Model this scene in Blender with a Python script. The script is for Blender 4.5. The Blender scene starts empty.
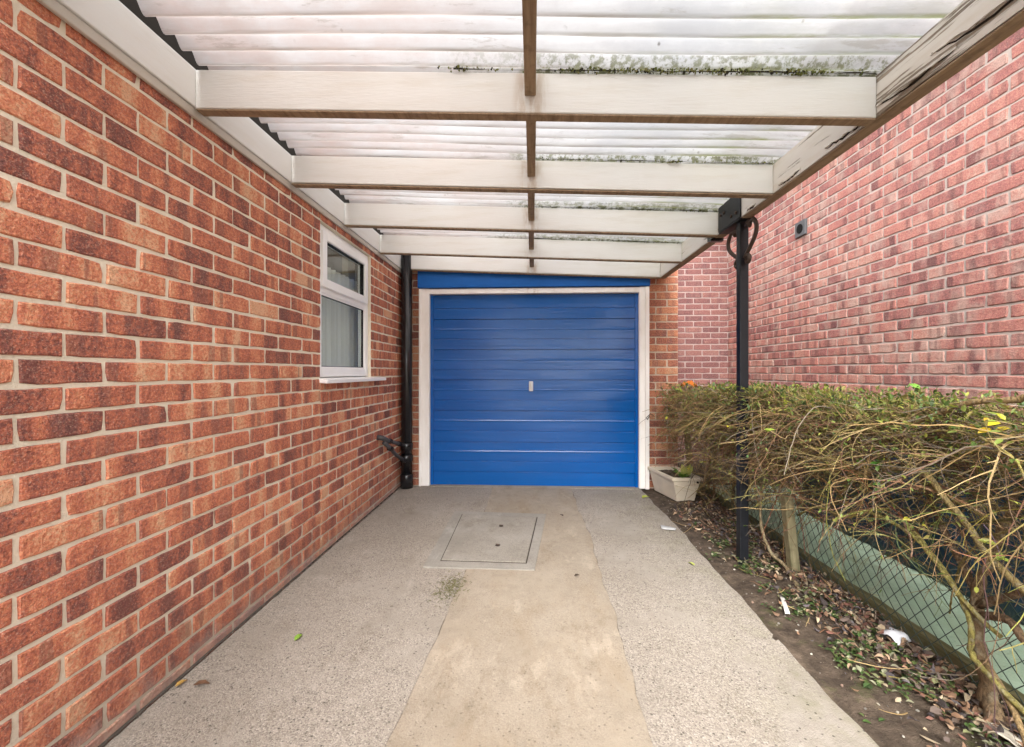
import bpy, bmesh, math, random
from math import sin, cos, pi, radians
from mathutils import Vector, Matrix
random.seed(11)
S = bpy.context.scene
COL = S.collection

# ------------------------------------------------------------------ camera
cam = bpy.data.cameras.new('camera'); cam_o = bpy.data.objects.new('camera', cam); COL.objects.link(cam_o)
cam.sensor_width = 36; cam.lens = 36*420/1024; cam.shift_y = -0.0015
cam.clip_start = 0.02; cam.clip_end = 2000
cam_o.location = (0, 0, 1.17)
cam_o.rotation_euler = (radians(90), 0, math.atan(20.5/420))
S.camera = cam_o

# ------------------------------------------------------------------ light
SUN_EL, SUN_AZ = 40, 191          # azimuth clockwise from +Y: high, from the left and behind
w = bpy.data.worlds.new('World'); S.world = w; w.use_nodes = True
wn = w.node_tree; bg = wn.nodes['Background']
sky = wn.nodes.new('ShaderNodeTexSky'); sky.sky_type = 'NISHITA'; sky.sun_disc = False
sky.sun_elevation = radians(SUN_EL); sky.sun_rotation = radians(SUN_AZ)
sky.dust_density = 3.0; sky.air_density = 1.0; sky.ozone_density = 1.0
hs = wn.nodes.new('ShaderNodeHueSaturation'); hs.inputs['Saturation'].default_value = 0.14
wn.links.new(sky.outputs[0], hs.inputs['Color']); wn.links.new(hs.outputs[0], bg.inputs[0])
bg.inputs[1].default_value = 0.15
sl = bpy.data.lights.new('sun', 'SUN'); sl.energy = 1.0; sl.angle = radians(40); sl.color = (1.0, 0.96, 0.905)
so = bpy.data.objects.new('sun', sl); COL.objects.link(so); so.location = (-6, -6, 12)
az, el = radians(SUN_AZ), radians(SUN_EL)
so.rotation_euler = Vector((sin(az)*cos(el), cos(az)*cos(el), sin(el))).to_track_quat('Z', 'Y').to_euler()
S.view_settings.view_transform = 'Standard'; S.view_settings.look = 'None'
S.view_settings.gamma = 1; S.view_settings.use_curve_mapping = False
S.view_settings.exposure = 2.27
S.render.engine = 'CYCLES'
S.cycles.use_denoising = True
S.cycles.max_bounces = 10; S.cycles.diffuse_bounces = 6; S.cycles.transmission_bounces = 8
S.cycles.transparent_max_bounces = 12; S.cycles.sample_clamp_indirect = 8

# ------------------------------------------------------------------ node helper
class M:
    def __init__(s, name):
        s.m = bpy.data.materials.new(name); s.m.use_nodes = True
        s.t = s.m.node_tree; s.t.nodes.clear()
        s.out = s.t.nodes.new('ShaderNodeOutputMaterial')
    def put(s, sock, v):
        if isinstance(v, bpy.types.NodeSocket): s.t.links.new(v, sock)
        elif isinstance(v, (tuple, list)):
            v = tuple(v)
            if sock.type == 'RGBA' and len(v) == 3: v = v + (1,)
            sock.default_value = v
        elif v is not None: sock.default_value = v
    def n(s, typ, o=0, props=None, **k):
        nd = s.t.nodes.new('ShaderNode'+typ)
        for a, b in (props or {}).items(): setattr(nd, a, b)
        for a, b in k.items():
            key = a.replace('_', ' ')
            if a[0] == 'i' and a[1:].isdigit(): s.put(nd.inputs[int(a[1:])], b)
            else: s.put(nd.inputs[key], b)
        return nd.outputs[o]
    def math(s, op, a, b=0.5, c=None, clamp=False):
        k = dict(i0=a, i1=b)
        if c is not None: k['i2'] = c
        return s.n('Math', 0, dict(operation=op, use_clamp=clamp), **k)
    def pos(s): return s.n('NewGeometry', 0)
    def map(s, v, scale=(1, 1, 1), loc=(0, 0, 0)): return s.n('Mapping', 0, None, Vector=v, Scale=scale, Location=loc)
    def noise(s, v, scale, detail=4, rough=.55, o=0, dist=0): return s.n('TexNoise', o, None, Vector=v, Scale=scale, Detail=detail, Roughness=rough, Distortion=dist)
    def vor(s, v, scale, o=0, feat='F1', rnd=1): return s.n('TexVoronoi', o, dict(feature=feat), Vector=v, Scale=scale, Randomness=rnd)
    def ramp(s, f, stops, interp='LINEAR'):
        nd = s.t.nodes.new('ShaderNodeValToRGB'); cr = nd.color_ramp; cr.interpolation = interp
        while len(cr.elements) < len(stops): cr.elements.new(0.5)
        for e, (p, c) in zip(cr.elements, stops):
            e.position = p
            e.color = (c, c, c, 1) if isinstance(c, (int, float)) else tuple(c)+(1,)
        s.put(nd.inputs[0], f); return nd.outputs[0]
    def step(s, f, a, b): return s.n('MapRange', 0, dict(interpolation_type='SMOOTHSTEP'), Value=f, From_Min=a, From_Max=b)
    def mix(s, f, a, b, mode='MIX'):
        nd = s.t.nodes.new('ShaderNodeMix'); nd.data_type = 'RGBA'; nd.blend_type = mode
        s.put(nd.inputs[0], f); s.put(nd.inputs[6], a); s.put(nd.inputs[7], b); return nd.outputs[2]
    def sep(s, v, i): return s.n('SeparateXYZ', i, None, Vector=v)
    def bump(s, h, strength=.5, dist=.003, nrm=None):
        k = dict(Height=h, Strength=strength, Distance=dist)
        if nrm is not None: k['Normal'] = nrm
        return s.n('Bump', 0, None, **k)
    def bsdf(s, col, rough=.7, nrm=None, spec=.4, metal=0., coat=0., **k):
        nd = s.t.nodes.new('ShaderNodeBsdfPrincipled')
        s.put(nd.inputs['Base Color'], col); s.put(nd.inputs['Roughness'], rough)
        s.put(nd.inputs['Specular IOR Level'], spec); s.put(nd.inputs['Metallic'], metal)
        s.put(nd.inputs['Coat Weight'], coat)
        if nrm is not None: s.put(nd.inputs['Normal'], nrm)
        for a, b in k.items(): s.put(nd.inputs[a.replace('_', ' ')], b)
        return nd.outputs[0]
    def done(s, shader): s.t.links.new(shader, s.out.inputs[0]); return s.m

# ------------------------------------------------------------------ mesh helper
class MB:
    def __init__(s): s.v = []; s.f = []; s.c = []; s.mi = []; s.cur = (.5, .5, .5); s.m = 0
    def add(s, vs, fs):
        o = len(s.v); s.v += [tuple(p) for p in vs]; s.c += [s.cur]*len(vs)
        for f in fs: s.f.append(tuple(i+o for i in f)); s.mi.append(s.m)
    def box(s, x0, x1, y0, y1, z0, z1):
        if x0 > x1: x0, x1 = x1, x0
        if y0 > y1: y0, y1 = y1, y0
        s.add([(x0,y0,z0),(x1,y0,z0),(x1,y1,z0),(x0,y1,z0),(x0,y0,z1),(x1,y0,z1),(x1,y1,z1),(x0,y1,z1)],
              [(0,3,2,1),(4,5,6,7),(0,1,5,4),(1,2,6,5),(2,3,7,6),(3,0,4,7)])
        return s
    def hexa(s, p):       # eight corners, same order as box
        s.add(p, [(0,3,2,1),(4,5,6,7),(0,1,5,4),(1,2,6,5),(2,3,7,6),(3,0,4,7)]); return s
    def tube(s, pts, r, n=6, cap=True):
        pts = [Vector(p) for p in pts]; k = len(pts)
        if k < 2: return s
        rs = r if isinstance(r, (list, tuple)) else [r]*k
        vs = []; ref = None
        for i, p in enumerate(pts):
            t = (pts[min(i+1, k-1)]-pts[max(i-1, 0)])
            if t.length < 1e-9: t = Vector((0, 0, 1))
            t.normalize()
            if ref is None: ref = t.orthogonal().normalized()
            ref = (ref - t*ref.dot(t))
            ref = ref.normalized() if ref.length > 1e-6 else t.orthogonal().normalized()
            b = t.cross(ref)
            for j in range(n):
                a = 2*pi*j/n; vs.append(p+(ref*cos(a)+b*sin(a))*rs[i])
        fs = []
        for i in range(k-1):
            for j in range(n):
                a = i*n+j; b2 = i*n+(j+1) % n
                fs.append((a, b2, b2+n, a+n))
        if cap: fs.append(tuple(range(n-1, -1, -1))); fs.append(tuple(range((k-1)*n, k*n)))
        s.add(vs, fs); return s
    def leaf(s, p, d, up, L, W, curl=.2):
        d = d.normalized(); sd = d.cross(up)
        sd = sd.normalized() if sd.length > 1e-5 else d.orthogonal().normalized()
        u = sd.cross(d).normalized()
        P = lambda a, b, c: p+d*(a*L)+sd*(b*W)+u*(c*L)
        s.add([P(0,0,0),P(.3,.42,curl*.5),P(.32,0,0),P(.3,-.42,curl*.5),P(.68,.36,curl*.25),P(.68,0,-curl*.3),P(.68,-.36,curl*.25),P(1,0,-curl)],
              [(0,2,1),(0,3,2),(1,2,5,4),(2,3,6,5),(4,5,7),(5,6,7)])
        return s
    def build(s, name, mats, parent=None, smooth=False, bevel=0, seg=2, kind=None):
        me = bpy.data.meshes.new(name); me.from_pydata(s.v, [], s.f)
        mats = mats if isinstance(mats, (list, tuple)) else [mats]
        for m in mats: me.materials.append(m)
        me.polygons.foreach_set('material_index', s.mi)
        if s.c:
            at = me.attributes.new('bc', 'FLOAT_COLOR', 'POINT')
            at.data.foreach_set('color', [x for c in s.c for x in (c[0], c[1], c[2], 1.0)])
        if smooth: me.polygons.foreach_set('use_smooth', [True]*len(me.polygons))
        if bevel:
            bm = bmesh.new(); bm.from_mesh(me)
            bmesh.ops.bevel(bm, geom=list(bm.edges), offset=bevel, segments=seg, affect='EDGES', profile=.5)
            bm.to_mesh(me); bm.free()
        me.update()
        o = bpy.data.objects.new(name, me); COL.objects.link(o)
        if parent is not None: o.parent = parent; o.matrix_parent_inverse = parent.matrix_world.inverted()
        if kind: o['kind'] = kind
        return o
def tag(o, label, cat, group=None):
    o['label'] = label; o['category'] = cat
    if group: o['group'] = group
    return o
def thing(name, label, cat, loc=(0, 0, 0), group=None):
    o = bpy.data.objects.new(name, None); COL.objects.link(o); o.location = loc; o.empty_display_size = .1
    o.matrix_world = Matrix.Translation(loc)
    return tag(o, label, cat, group)
def struct(o): o['kind'] = 'structure'; return o
rnd = random.random
def rr(a, b): return a+(b-a)*random.random()

# ------------------------------------------------------------------ materials
def brick_mat(name, stops, mortar, band=.45, pale=0., purple=0., rough_bump=.9, foot=False):
    m = M(name); p = m.pos(); bc = m.n('Attribute', 0, dict(attribute_name='bc'))
    r1, r2 = m.sep(bc, 0), m.sep(bc, 1)
    u = m.math('ADD', m.sep(p, 0), m.sep(p, 1)); z = m.sep(p, 2)
    uz = m.n('CombineXYZ', 0, None, X=u, Y=z, Z=m.math('MULTIPLY', r2, 37.0))
    bands = m.noise(m.map(uz, (13, 1.6, 1)), 1, 1, .5)
    f = m.math('ADD', m.math('ADD', .17, m.math('MULTIPLY', r1, .66)), m.math('MULTIPLY', m.math('SUBTRACT', bands, .5), band*2.2))
    fine = m.noise(p, 85, 5, .75)
    f = m.math('ADD', f, m.math('MULTIPLY', m.math('SUBTRACT', fine, .5), 2.0), clamp=True)
    col = m.ramp(f, stops)
    if purple:
        pb = m.step(m.noise(m.map(uz, (11, 1.5, 1.7), (3, 7, 0)), 1, 2, .5), .56, .66)
        col = m.mix(m.math('MULTIPLY', pb, purple), col, (.085, .035, .045))
    if pale:
        big = m.noise(p, 1.3, 3, .6)
        pb = m.step(m.math('ADD', m.noise(m.map(uz, (9, 4, 2.3), (9, 1, 0)), 1, 3, .6), m.math('MULTIPLY', m.math('SUBTRACT', big, .5), .5)), .47, .74)
        col = m.mix(m.math('MULTIPLY', pb, pale), col, (.47, .32, .27))
    dk = m.step(m.noise(m.map(uz, (16, 1.2, 1.3), (0, 0, 11)), 1, 1, .5), .60, .64)
    col = m.mix(m.math('MULTIPLY', dk, .48), col, (.18, .085, .078))
    lsp = m.step(m.noise(m.map(p, (1, 1, 1.3), (6, 1, 3)), 190, 3, .7), .55, .64)
    col = m.mix(m.math('MULTIPLY', lsp, .40), col, (.78, .52, .38))
    grit = m.noise(p, 260, 2, .6)
    col = m.mix(m.step(grit, .60, .75), col, m.mix(.5, col, (.03, .02, .02)))
    crev = m.step(m.noise(m.map(p, (1, 1, 1.6), (2, 2, 2)), 120, 4, .65), .52, .60)
    col = m.mix(m.math('MULTIPLY', crev, .42), col, m.mix(.55, col, (.02, .012, .01)))
    specks = m.step(m.vor(p, 95), .16, .06)
    col = m.mix(m.math('MULTIPLY', specks, .30), col, (.62, .45, .34))
    if foot:
        zz = m.math('ADD', z, m.math('MULTIPLY', m.math('SUBTRACT', m.noise(p, 9, 4, .7), .5), .28))
        wf = m.step(zz, .10, .0)
        col = m.mix(m.math('MULTIPLY', wf, .55), col, (.42, .36, .33))
        gf = m.step(z, .45, .0)
        col = m.mix(m.math('MULTIPLY', gf, .25), col, (.16, .11, .08))
    h = m.math('ADD', m.math('MULTIPLY', m.noise(p, 55, 5, .65), 1.0), m.math('MULTIPLY', m.noise(m.map(p, (1, 1, 1), (4, 4, 4)), 160, 3, .6), .45))
    nb = m.bump(h, rough_bump, .011)
    brick = m.done(m.bsdf(col, .85, nb, .25))
    g = M(name+' mortar'); p = g.pos()
    mc = g.mix(g.noise(p, 3.5, 4, .6), tuple(x*.78 for x in mortar), mortar)
    mc = g.mix(g.math('MULTIPLY', g.step(g.noise(p, 40, 4, .7), .55, .75), .4), mc, tuple(x*.6 for x in mortar))
    if foot:
        mc = g.mix(g.math('MULTIPLY', g.step(g.sep(p, 2), .35, .0), .45), mc, (.20, .15, .11))
    hb = g.math('ADD', g.noise(p, 90, 5, .7), g.math('MULTIPLY', g.noise(p, 400, 2, .6), .5))
    mort = g.done(g.bsdf(mc, .95, g.bump(hb, .7, .004), .15))
    return brick, mort

RED = [(0, (.22, .085, .070)), (.20, (.37, .122, .084)), (.5, (.58, .190, .110)), (.75, (.70, .27, .145)), (1, (.76, .43, .26))]
PINK = [(0, (.22, .098, .098)), (.25, (.33, .130, .118)), (.55, (.43, .172, .145)), (.8, (.48, .21, .165)), (1, (.52, .31, .25))]
house_brick = brick_mat('house brick', RED, (.90, .82, .66), band=.75, foot=True)
garage_brick = brick_mat('garage brick', [(a, (b*.72, c*.80, d*.80)) for a, (b, c, d) in RED], (.55, .46, .36), band=.3, purple=.3)
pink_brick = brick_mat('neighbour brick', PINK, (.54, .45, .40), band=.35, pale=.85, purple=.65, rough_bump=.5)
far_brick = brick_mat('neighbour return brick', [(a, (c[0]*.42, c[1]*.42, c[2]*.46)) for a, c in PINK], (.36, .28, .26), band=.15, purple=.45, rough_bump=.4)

def paint_mat(name, base, peel=0., dirt=.4, rough=.5, axis=(1, 1, 1)):
    m = M(name); p = m.pos()
    st = m.noise(m.map(p, axis), 3.0, 5, .65)
    col = m.mix(m.math('MULTIPLY', m.step(st, .45, .75), dirt), base, tuple(b*k for b, k in zip(base, (.80, .74, .64))))
    rs = m.math('MULTIPLY', m.step(m.math('ABSOLUTE', m.math('ADD', m.sep(p, 0), .008)), .085, .018), m.step(m.noise(m.map(p, (22, 22, 6)), 1.0, 5, .7), .40, .62))
    col = m.mix(m.math('MULTIPLY', rs, .55), col, (.36, .24, .13))
    fl = m.step(m.noise(p, 120, 3, .7), .66, .78)
    col = m.mix(m.math('MULTIPLY', fl, dirt*.5), col, (.22, .17, .12))
    h = m.noise(m.map(p, axis), 18, 5, .6)
    nrm = m.bump(h, .25, .004)
    if peel:
        pn = m.noise(m.map(p, (6, 1.0, 26)), 1.0, 6, .66, dist=.3)
        near = m.math('ADD', m.math('MULTIPLY', m.step(m.sep(p, 1), 2.4, .9), .18), m.math('MULTIPLY', m.math('MULTIPLY', m.step(m.sep(p, 1), 2.1, 1.1), m.step(m.sep(p, 2), 2.165, 2.09)), 1.1))
        pk = m.step(m.math('ADD', pn, m.math('MULTIPLY', near, .16*peel)), .62, .645)
        grain = m.noise(m.map(p, (30, 2.5, 60)), 1.0, 5, .65)
        wood = m.ramp(grain, [(.25, (.10, .078, .058)), (.5, (.26, .215, .165)), (.75, (.40, .34, .27))])
        col = m.mix(pk, col, wood)
        nrm = m.bump(m.math('ADD', m.math('MULTIPLY', m.math('SUBTRACT', 1.0, pk), .8), m.math('MULTIPLY', grain, m.math('MULTIPLY', pk, .6))), .9, .006)
    return m.done(m.bsdf(col, rough, nrm, .35))
white_paint = paint_mat('cream white joist paint', (0.648, 0.649, 0.632), 0, .35, axis=(1, 4, 8))
plate_paint = paint_mat('wall plate paint', (0.710, 0.703, 0.680), 0, .25, axis=(6, 1, 8))
beam_paint = paint_mat('peeling beam paint', (0.696, 0.674, 0.630), 1.0, .45, axis=(6, 1, 8))
def wood_mat(name, a, b, scale=(3, 3, 30), rough=.85):
    m = M(name); p = m.pos()
    g = m.noise(m.map(p, scale), 1.5, 6, .65, dist=.3)
    col = m.ramp(g, [(.3, a), (.7, b)])
    k = m.step(m.noise(p, 24, 4, .6), .5, .7)
    col = m.mix(m.math('MULTIPLY', k, .35), col, tuple(x*.5 for x in a))
    return m.done(m.bsdf(col, rough, m.bump(g, .5, .004), .2))
raw_wood = wood_mat('bare brown timber', (.20, .14, .09), (.36, .27, .18), (30, 2.5, 30))
post_wood = wood_mat('green stained fence timber', (.10, .095, .05), (.27, .235, .14), (30, 30, 2.5))
board_wood = wood_mat('mossy board', (.05, .055, .02), (.17, .15, .08), (20, 2, 20))

def plain(name, col, rough=.5, spec=.5, metal=0., bump=0., bscale=60, coat=0., var=.15):
    m = M(name); p = m.pos()
    n = m.noise(p, bscale*.15, 5, .65)
    c = m.mix(n, tuple(x*(1-var) for x in col), tuple(min(1, x*(1+var)) for x in col))
    nrm = m.bump(m.noise(p, bscale, 4, .6), bump, .002) if bump else None
    return m.done(m.bsdf(c, rough, nrm, spec, metal, coat))
upvc = plain('white plastic', (.93, .93, .92), .28, .5, var=.04)
black_gloss = plain('black gloss plastic', (.012, .012, .014), .22, .5, var=.3)
grey_pipe = plain('grey waste pipe', (.055, .055, .058), .45, .5, var=.4, bump=.2)
black_metal = plain('black painted steel', (.009, .010, .013), .45, .3, bump=.25, bscale=120, var=.5)
rust_iron = plain('rusted iron', (.055, .036, .026), .7, .4, bump=.6, bscale=160, var=.6)
dark_gap = plain('dark grime', (.03, .026, .022), .95, .1)
cover_gap = plain('dirt filled joint', (.05, .042, .033), .95, .1)
wire_mat = plain('dark green fence wire', (.035, .055, .045), .5, .4, var=.4)
chrome_white = plain('white door furniture', (.75, .76, .75), .3, .5)
vent_grey = plain('grey flue plate', (.085, .09, .095), .5, .4, bump=.3)
void_black = plain('flue mouth', (.01, .01, .01), .8, .1)
room_mat = plain('dim room', (.22, .20, .18), .9, .1)
frame_mat = paint_mat('door frame paint', (.90, .88, .85), 0, .45, axis=(4, 4, 1.2))

def door_blue():
    m = M('blue door paint'); p = m.pos()
    st = m.noise(m.map(p, (2.2, 1, 26)), 1.0, 5, .6)
    col = m.mix(st, (.0008, .084, .335), (.0012, .106, .415))
    fade = m.math('MULTIPLY', m.step(m.noise(p, 9, 6, .75), .58, .75), .30)
    col = m.mix(fade, col, (.03, .14, .40))
    ru = m.math('ADD', .04, m.math('MULTIPLY', m.noise(m.map(p, (3, 1, 40)), 1.4, 5, .7), .18))
    h = m.math('ADD', m.noise(m.map(p, (1.1, 1, 24)), 1.0, 6, .7), m.math('MULTIPLY', m.noise(p, 260, 2, .5), .05))
    return m.done(m.bsdf(col, ru, m.bump(h, .26, .012), .55))
blue = door_blue()
lintel_blue = plain('blue fascia paint', (.005, .10, .38), .5, .25, bump=.15)

def concrete(name, a, b, agg=.5, warm=None, green=None):
    m = M(name); p = m.pos()
    n1 = m.noise(p, 1.6, 6, .62); n2 = m.noise(p, 12, 5, .65)
    col = m.mix(m.step(n1, .32, .68), a, b)
    col = m.mix(m.math('MULTIPLY', m.step(n2, .45, .7), .35), col, tuple(x*.72 for x in a))
    if warm:
        wf = m.step(m.noise(m.map(p, (2.2, .8, 1), (5, 3, 0)), 1.9, 8, .7), .47, .64)
        col = m.mix(m.math('MULTIPLY', wf, .38), col, warm)
    stain = m.step(m.noise(m.map(p, (1, .6, 1), (1.3, 8, 0)), 3.1, 9, .78), .53, .66)
    col = m.mix(m.math('MULTIPLY', stain, .52), col, (a[0]*.60, a[1]*.55, a[2]*.47))
    lt = m.step(m.noise(m.map(p, (1, .5, 1), (7, 2, 0)), 4.0, 8, .75), .55, .66)
    col = m.mix(m.math('MULTIPLY', lt, .55), col, tuple(min(1, x*1.25) for x in b))
    if green:
        gx = m.math('MULTIPLY', m.step(m.sep(p, 0), green[0], green[1]), m.step(m.noise(p, 5, 5, .7), .42, .66))
        col = m.mix(m.math('MULTIPLY', gx, .40), col, (.14, .14, .055))
    v = m.vor(p, 210, 1); d = m.vor(p, 210, 0)
    cellr = m.sep(v, 0)
    pebble = m.ramp(cellr, [(0, (0.048, 0.043, 0.042)), (.12, (0.155, 0.133, 0.110)), (.5, (0.292, 0.253, 0.210)), (.88, (0.380, 0.334, 0.281)), (1, (0.514, 0.462, 0.404))])
    patch = m.step(m.noise(p, 2.4, 3, .6), .30, .55)
    col = m.mix(m.math('MULTIPLY', patch, agg), col, pebble)
    pit = m.math('MULTIPLY', m.step(m.vor(p, 52), .24, .15), m.step(m.noise(p, 20, 3, .6), .46, .56))
    col = m.mix(m.math('MULTIPLY', pit, min(1, agg*1.4)), col, (.045, .04, .035))
    fine = m.noise(p, 240, 3, .7)
    col = m.mix(m.math('MULTIPLY', m.step(fine, .56, .72), .35), col, tuple(x*.55 for x in a))
    h = m.math('ADD', m.math('MULTIPLY', d, -agg*1.2), m.math('ADD', m.noise(p, 60, 5, .7), m.math('MULTIPLY', pit, -1.0)))
    return m.done(m.bsdf(col, .92, m.bump(h, .55, .004), .2))
slab_mat = concrete('aggregate concrete', (0.245, 0.215, 0.177), (0.313, 0.279, 0.239), .5, green=(.55, 1.05))
strip_mat = concrete('smooth tan concrete', (0.265, 0.221, 0.167), (0.328, 0.279, 0.217), .16, warm=(0.227, 0.168, 0.104))
surround_mat = concrete('grey cover surround', (0.240, 0.224, 0.197), (0.301, 0.284, 0.248), .15)
cover_mat = concrete('cover concrete infill', (0.237, 0.217, 0.184), (0.299, 0.278, 0.242), .22)
path_mat = concrete('pale green path', (0.286, 0.416, 0.299), (0.377, 0.507, 0.377), .16, warm=(.27, .30, .18))
ground_mat = concrete('distant ground', (.28, .26, .23), (.34, .32, .29), .3)
trough_mat = plain('cream trough', (.60, .53, .42), .75, .3, bump=.4, bscale=50, var=.18)

def soil():
    m = M('damp soil'); p = m.pos()
    n = m.noise(p, 14, 6, .7)
    col = m.ramp(n, [(.3, (0.039, 0.029, 0.021)), (.55, (0.096, 0.072, 0.053)), (.75, (0.185, 0.140, 0.101))])
    mo = m.step(m.noise(p, 6, 5, .7), .55, .68)
    col = m.mix(m.math('MULTIPLY', mo, .45), col, (.07, .085, .025))
    cr = m.step(m.vor(p, 60), .14, .05)
    col = m.mix(m.math('MULTIPLY', cr, .5), col, (.20, .175, .14))
    h = m.math('ADD', m.noise(p, 45, 6, .75), m.math('MULTIPLY', cr, .4))
    return m.done(m.bsdf(col, .95, m.bump(h, .9, .012), .15))
soil_mat = soil()

def attr_mat(name, rough=.7, trans=0., bump=0., spec=.25, var=.3):
    m = M(name); c = m.n('Attribute', 0, dict(attribute_name='bc')); p = m.pos()
    n = m.noise(p, 60, 3, .6)
    c = m.mix(m.math('MULTIPLY', n, var), c, (.02, .018, .012))
    sh = m.bsdf(c, rough, m.bump(m.noise(p, 150, 3, .6), bump, .003) if bump else None, spec)
    if trans:
        t = m.n('BsdfTranslucent', 0, None, Color=c)
        sh = m.n('MixShader', 0, None, i0=trans, i1=sh, i2=t)
    return m.done(sh)
twig_mat = attr_mat('twig bark', .8)
def bark():
    m = M('branch bark'); c = m.n('Attribute', 0, dict(attribute_name='bc')); p = m.pos()
    n = m.noise(m.map(p, (1, 1, .35)), 110, 5, .75); n2 = m.noise(p, 28, 4, .7)
    c = m.mix(m.step(n, .40, .62), c, m.mix(.35, (.035, .026, .018), c))
    c = m.mix(m.math('MULTIPLY', m.step(n2, .5, .66), .55), c, (.30, .27, .19))
    return m.done(m.bsdf(c, .9, m.bump(m.math('ADD', n, n2), 1.0, .010), .15))
bark_mat = bark()
leaf_mat = attr_mat('leaf', .45, trans=.3, spec=.4)
litter_mat = attr_mat('dead leaf', .75, spec=.3)

def roof_mat():
    m = M('weathered clear corrugated plastic'); p = m.pos()
    x, y, z = m.sep(p, 0), m.sep(p, 1), m.sep(p, 2)
    streak = m.noise(m.map(p, (1.2, 16, 16)), 1.0, 5, .65)
    valley = m.math('SINE', m.math('MULTIPLY', y, 2*pi/.076))
    vm = m.step(valley, -.55, -1.0)
    dirt = m.math('MULTIPLY', m.math('ADD', m.math('MULTIPLY', vm, .95), .28), m.step(streak, .25, .70))
    col = m.mix(m.math('MULTIPLY', dirt, .85), (.76, .755, .75), (.27, .24, .21))
    ln = m.math('MULTIPLY', m.step(valley, -.90, -.995), m.step(m.noise(m.map(p, (1.5, 9, 9)), 1.0, 3), .30, .55))
    col = m.mix(m.math('MULTIPLY', ln, .62), col, (.20, .18, .155))
    spots = m.math('MULTIPLY', m.step(m.vor(p, 17), .13, .07), m.step(m.noise(p, 5, 3), .50, .6))
    col = m.mix(m.math('MULTIPLY', spots, .55), col, (.22, .19, .14))
    gx = m.step(m.math('ADD', x, m.math('MULTIPLY', m.math('SUBTRACT', m.noise(p, 4, 4), .5), 1.2)), .1, 1.1)
    gm = m.math('MULTIPLY', m.math('MULTIPLY', gx, m.step(m.noise(m.map(p, (2, 20, 1)), 1.2, 6, .75), .42, .58)), m.math('ADD', .25, vm))
    col = m.mix(m.math('MULTIPLY', gm, .75, clamp=True), col, (.22, .24, .08))
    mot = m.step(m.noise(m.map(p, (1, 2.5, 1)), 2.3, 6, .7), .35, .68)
    col = m.mix(m.math('MULTIPLY', mot, .58), col, m.mix(m.step(x, .5, -.6), (.46, .47, .49), (.58, .46, .41)))  # mottle; pinkish tone on the left paints in light bounced off the bricks
    fl = m.step(m.noise(m.map(p, (3, 30, 3), (5, 5, 5)), 1.0, 7, .75), .56, .64)
    col = m.mix(m.math('MULTIPLY', fl, .42), col, (.30, .26, .21))
    dj = None
    for jy in (1.588, 2.245, 2.895, 3.58):
        t_ = m.math('MULTIPLY', m.step(y, jy-.085, jy-.01), m.step(y, jy+.05, jy+.045))
        dj = t_ if dj is None else m.math('MAXIMUM', dj, t_)
    mo = m.math('MULTIPLY', m.math('MULTIPLY', dj, m.step(m.noise(p, 34, 5, .75), .44, .58)), m.step(m.math('ADD', x, m.math('MULTIPLY', m.math('SUBTRACT', m.noise(p, 3, 3), .5), 1.6)), -.45, .25))
    col = m.mix(m.math('MULTIPLY', mo, .85), col, m.mix(m.noise(p, 60, 3), (.03, .03, .015), (.26, .27, .09)))
    dots = m.math('MULTIPLY', m.step(m.math('ADD', m.vor(p, 9, 0), m.math('MULTIPLY', m.noise(p, 60, 3), .12)), .15, .11), m.step(m.noise(p, 4, 2), .54, .58))
    col = m.mix(m.math('MULTIPLY', dots, .8), col, (.07, .055, .04))
    tr = m.n('BsdfTranslucent', 0, None, Color=col)
    rf = m.n('BsdfDiffuse', 0, None, Color=col)
    tp = m.n('BsdfTransparent', 0, None, Color=col)
    a = m.n('MixShader', 0, None, i0=.22, i1=tr, i2=rf)
    a = m.n('MixShader', 0, None, i0=.13, i1=a, i2=tp)
    gl = m.n('BsdfGlossy', 0, None, Color=(1, 1, 1), Roughness=.35)
    return m.done(m.n('MixShader', 0, None, i0=.05, i1=a, i2=gl))
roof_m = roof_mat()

def glass_mat():
    m = M('window glass')
    fc = m.n('LayerWeight', 1, None, Blend=.5)
    fr = m.math('ADD', .03, m.math('MULTIPLY', m.math('POWER', fc, 5.0), .95))
    tp = m.n('BsdfTransparent', 0, None, Color=(.88, .91, .90))
    gl = m.n('BsdfGlossy', 0, None, Color=(1, 1, 1), Roughness=.012)
    return m.done(m.n('MixShader', 0, None, i0=fr, i1=tp, i2=gl))
glass = glass_mat()
def net_mat():
    m = M('net curtain'); p = m.pos()
    hol = m.noise(m.map(p, (1, 400, 400)), 1, 1, .5)
    d = m.n('MixShader', 0, None, i0=.5, i1=m.bsdf((.90, .88, .83), .9, None, .1), i2=m.n('BsdfTranslucent', 0, None, Color=(.90, .88, .83)))
    t = m.n('BsdfTransparent', 0, None, Color=(1, 1, 1))
    return m.done(m.n('MixShader', 0, None, i0=.05, i1=d, i2=t))
net = net_mat()
def tarp_mat():
    m = M('navy tarpaulin'); p = m.pos()
    n = m.noise(p, 7, 5, .6)
    col = m.mix(n, (.006, .018, .036), (.014, .045, .075))
    d = m.step(m.noise(p, 18, 4, .7), .6, .72)
    col = m.mix(m.math('MULTIPLY', d, .35), col, (.08, .10, .11))
    return m.done(m.bsdf(col, .38, m.bump(m.noise(p, 10, 5, .6), .7, .02), .45))
tarp_m = tarp_mat()

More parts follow.
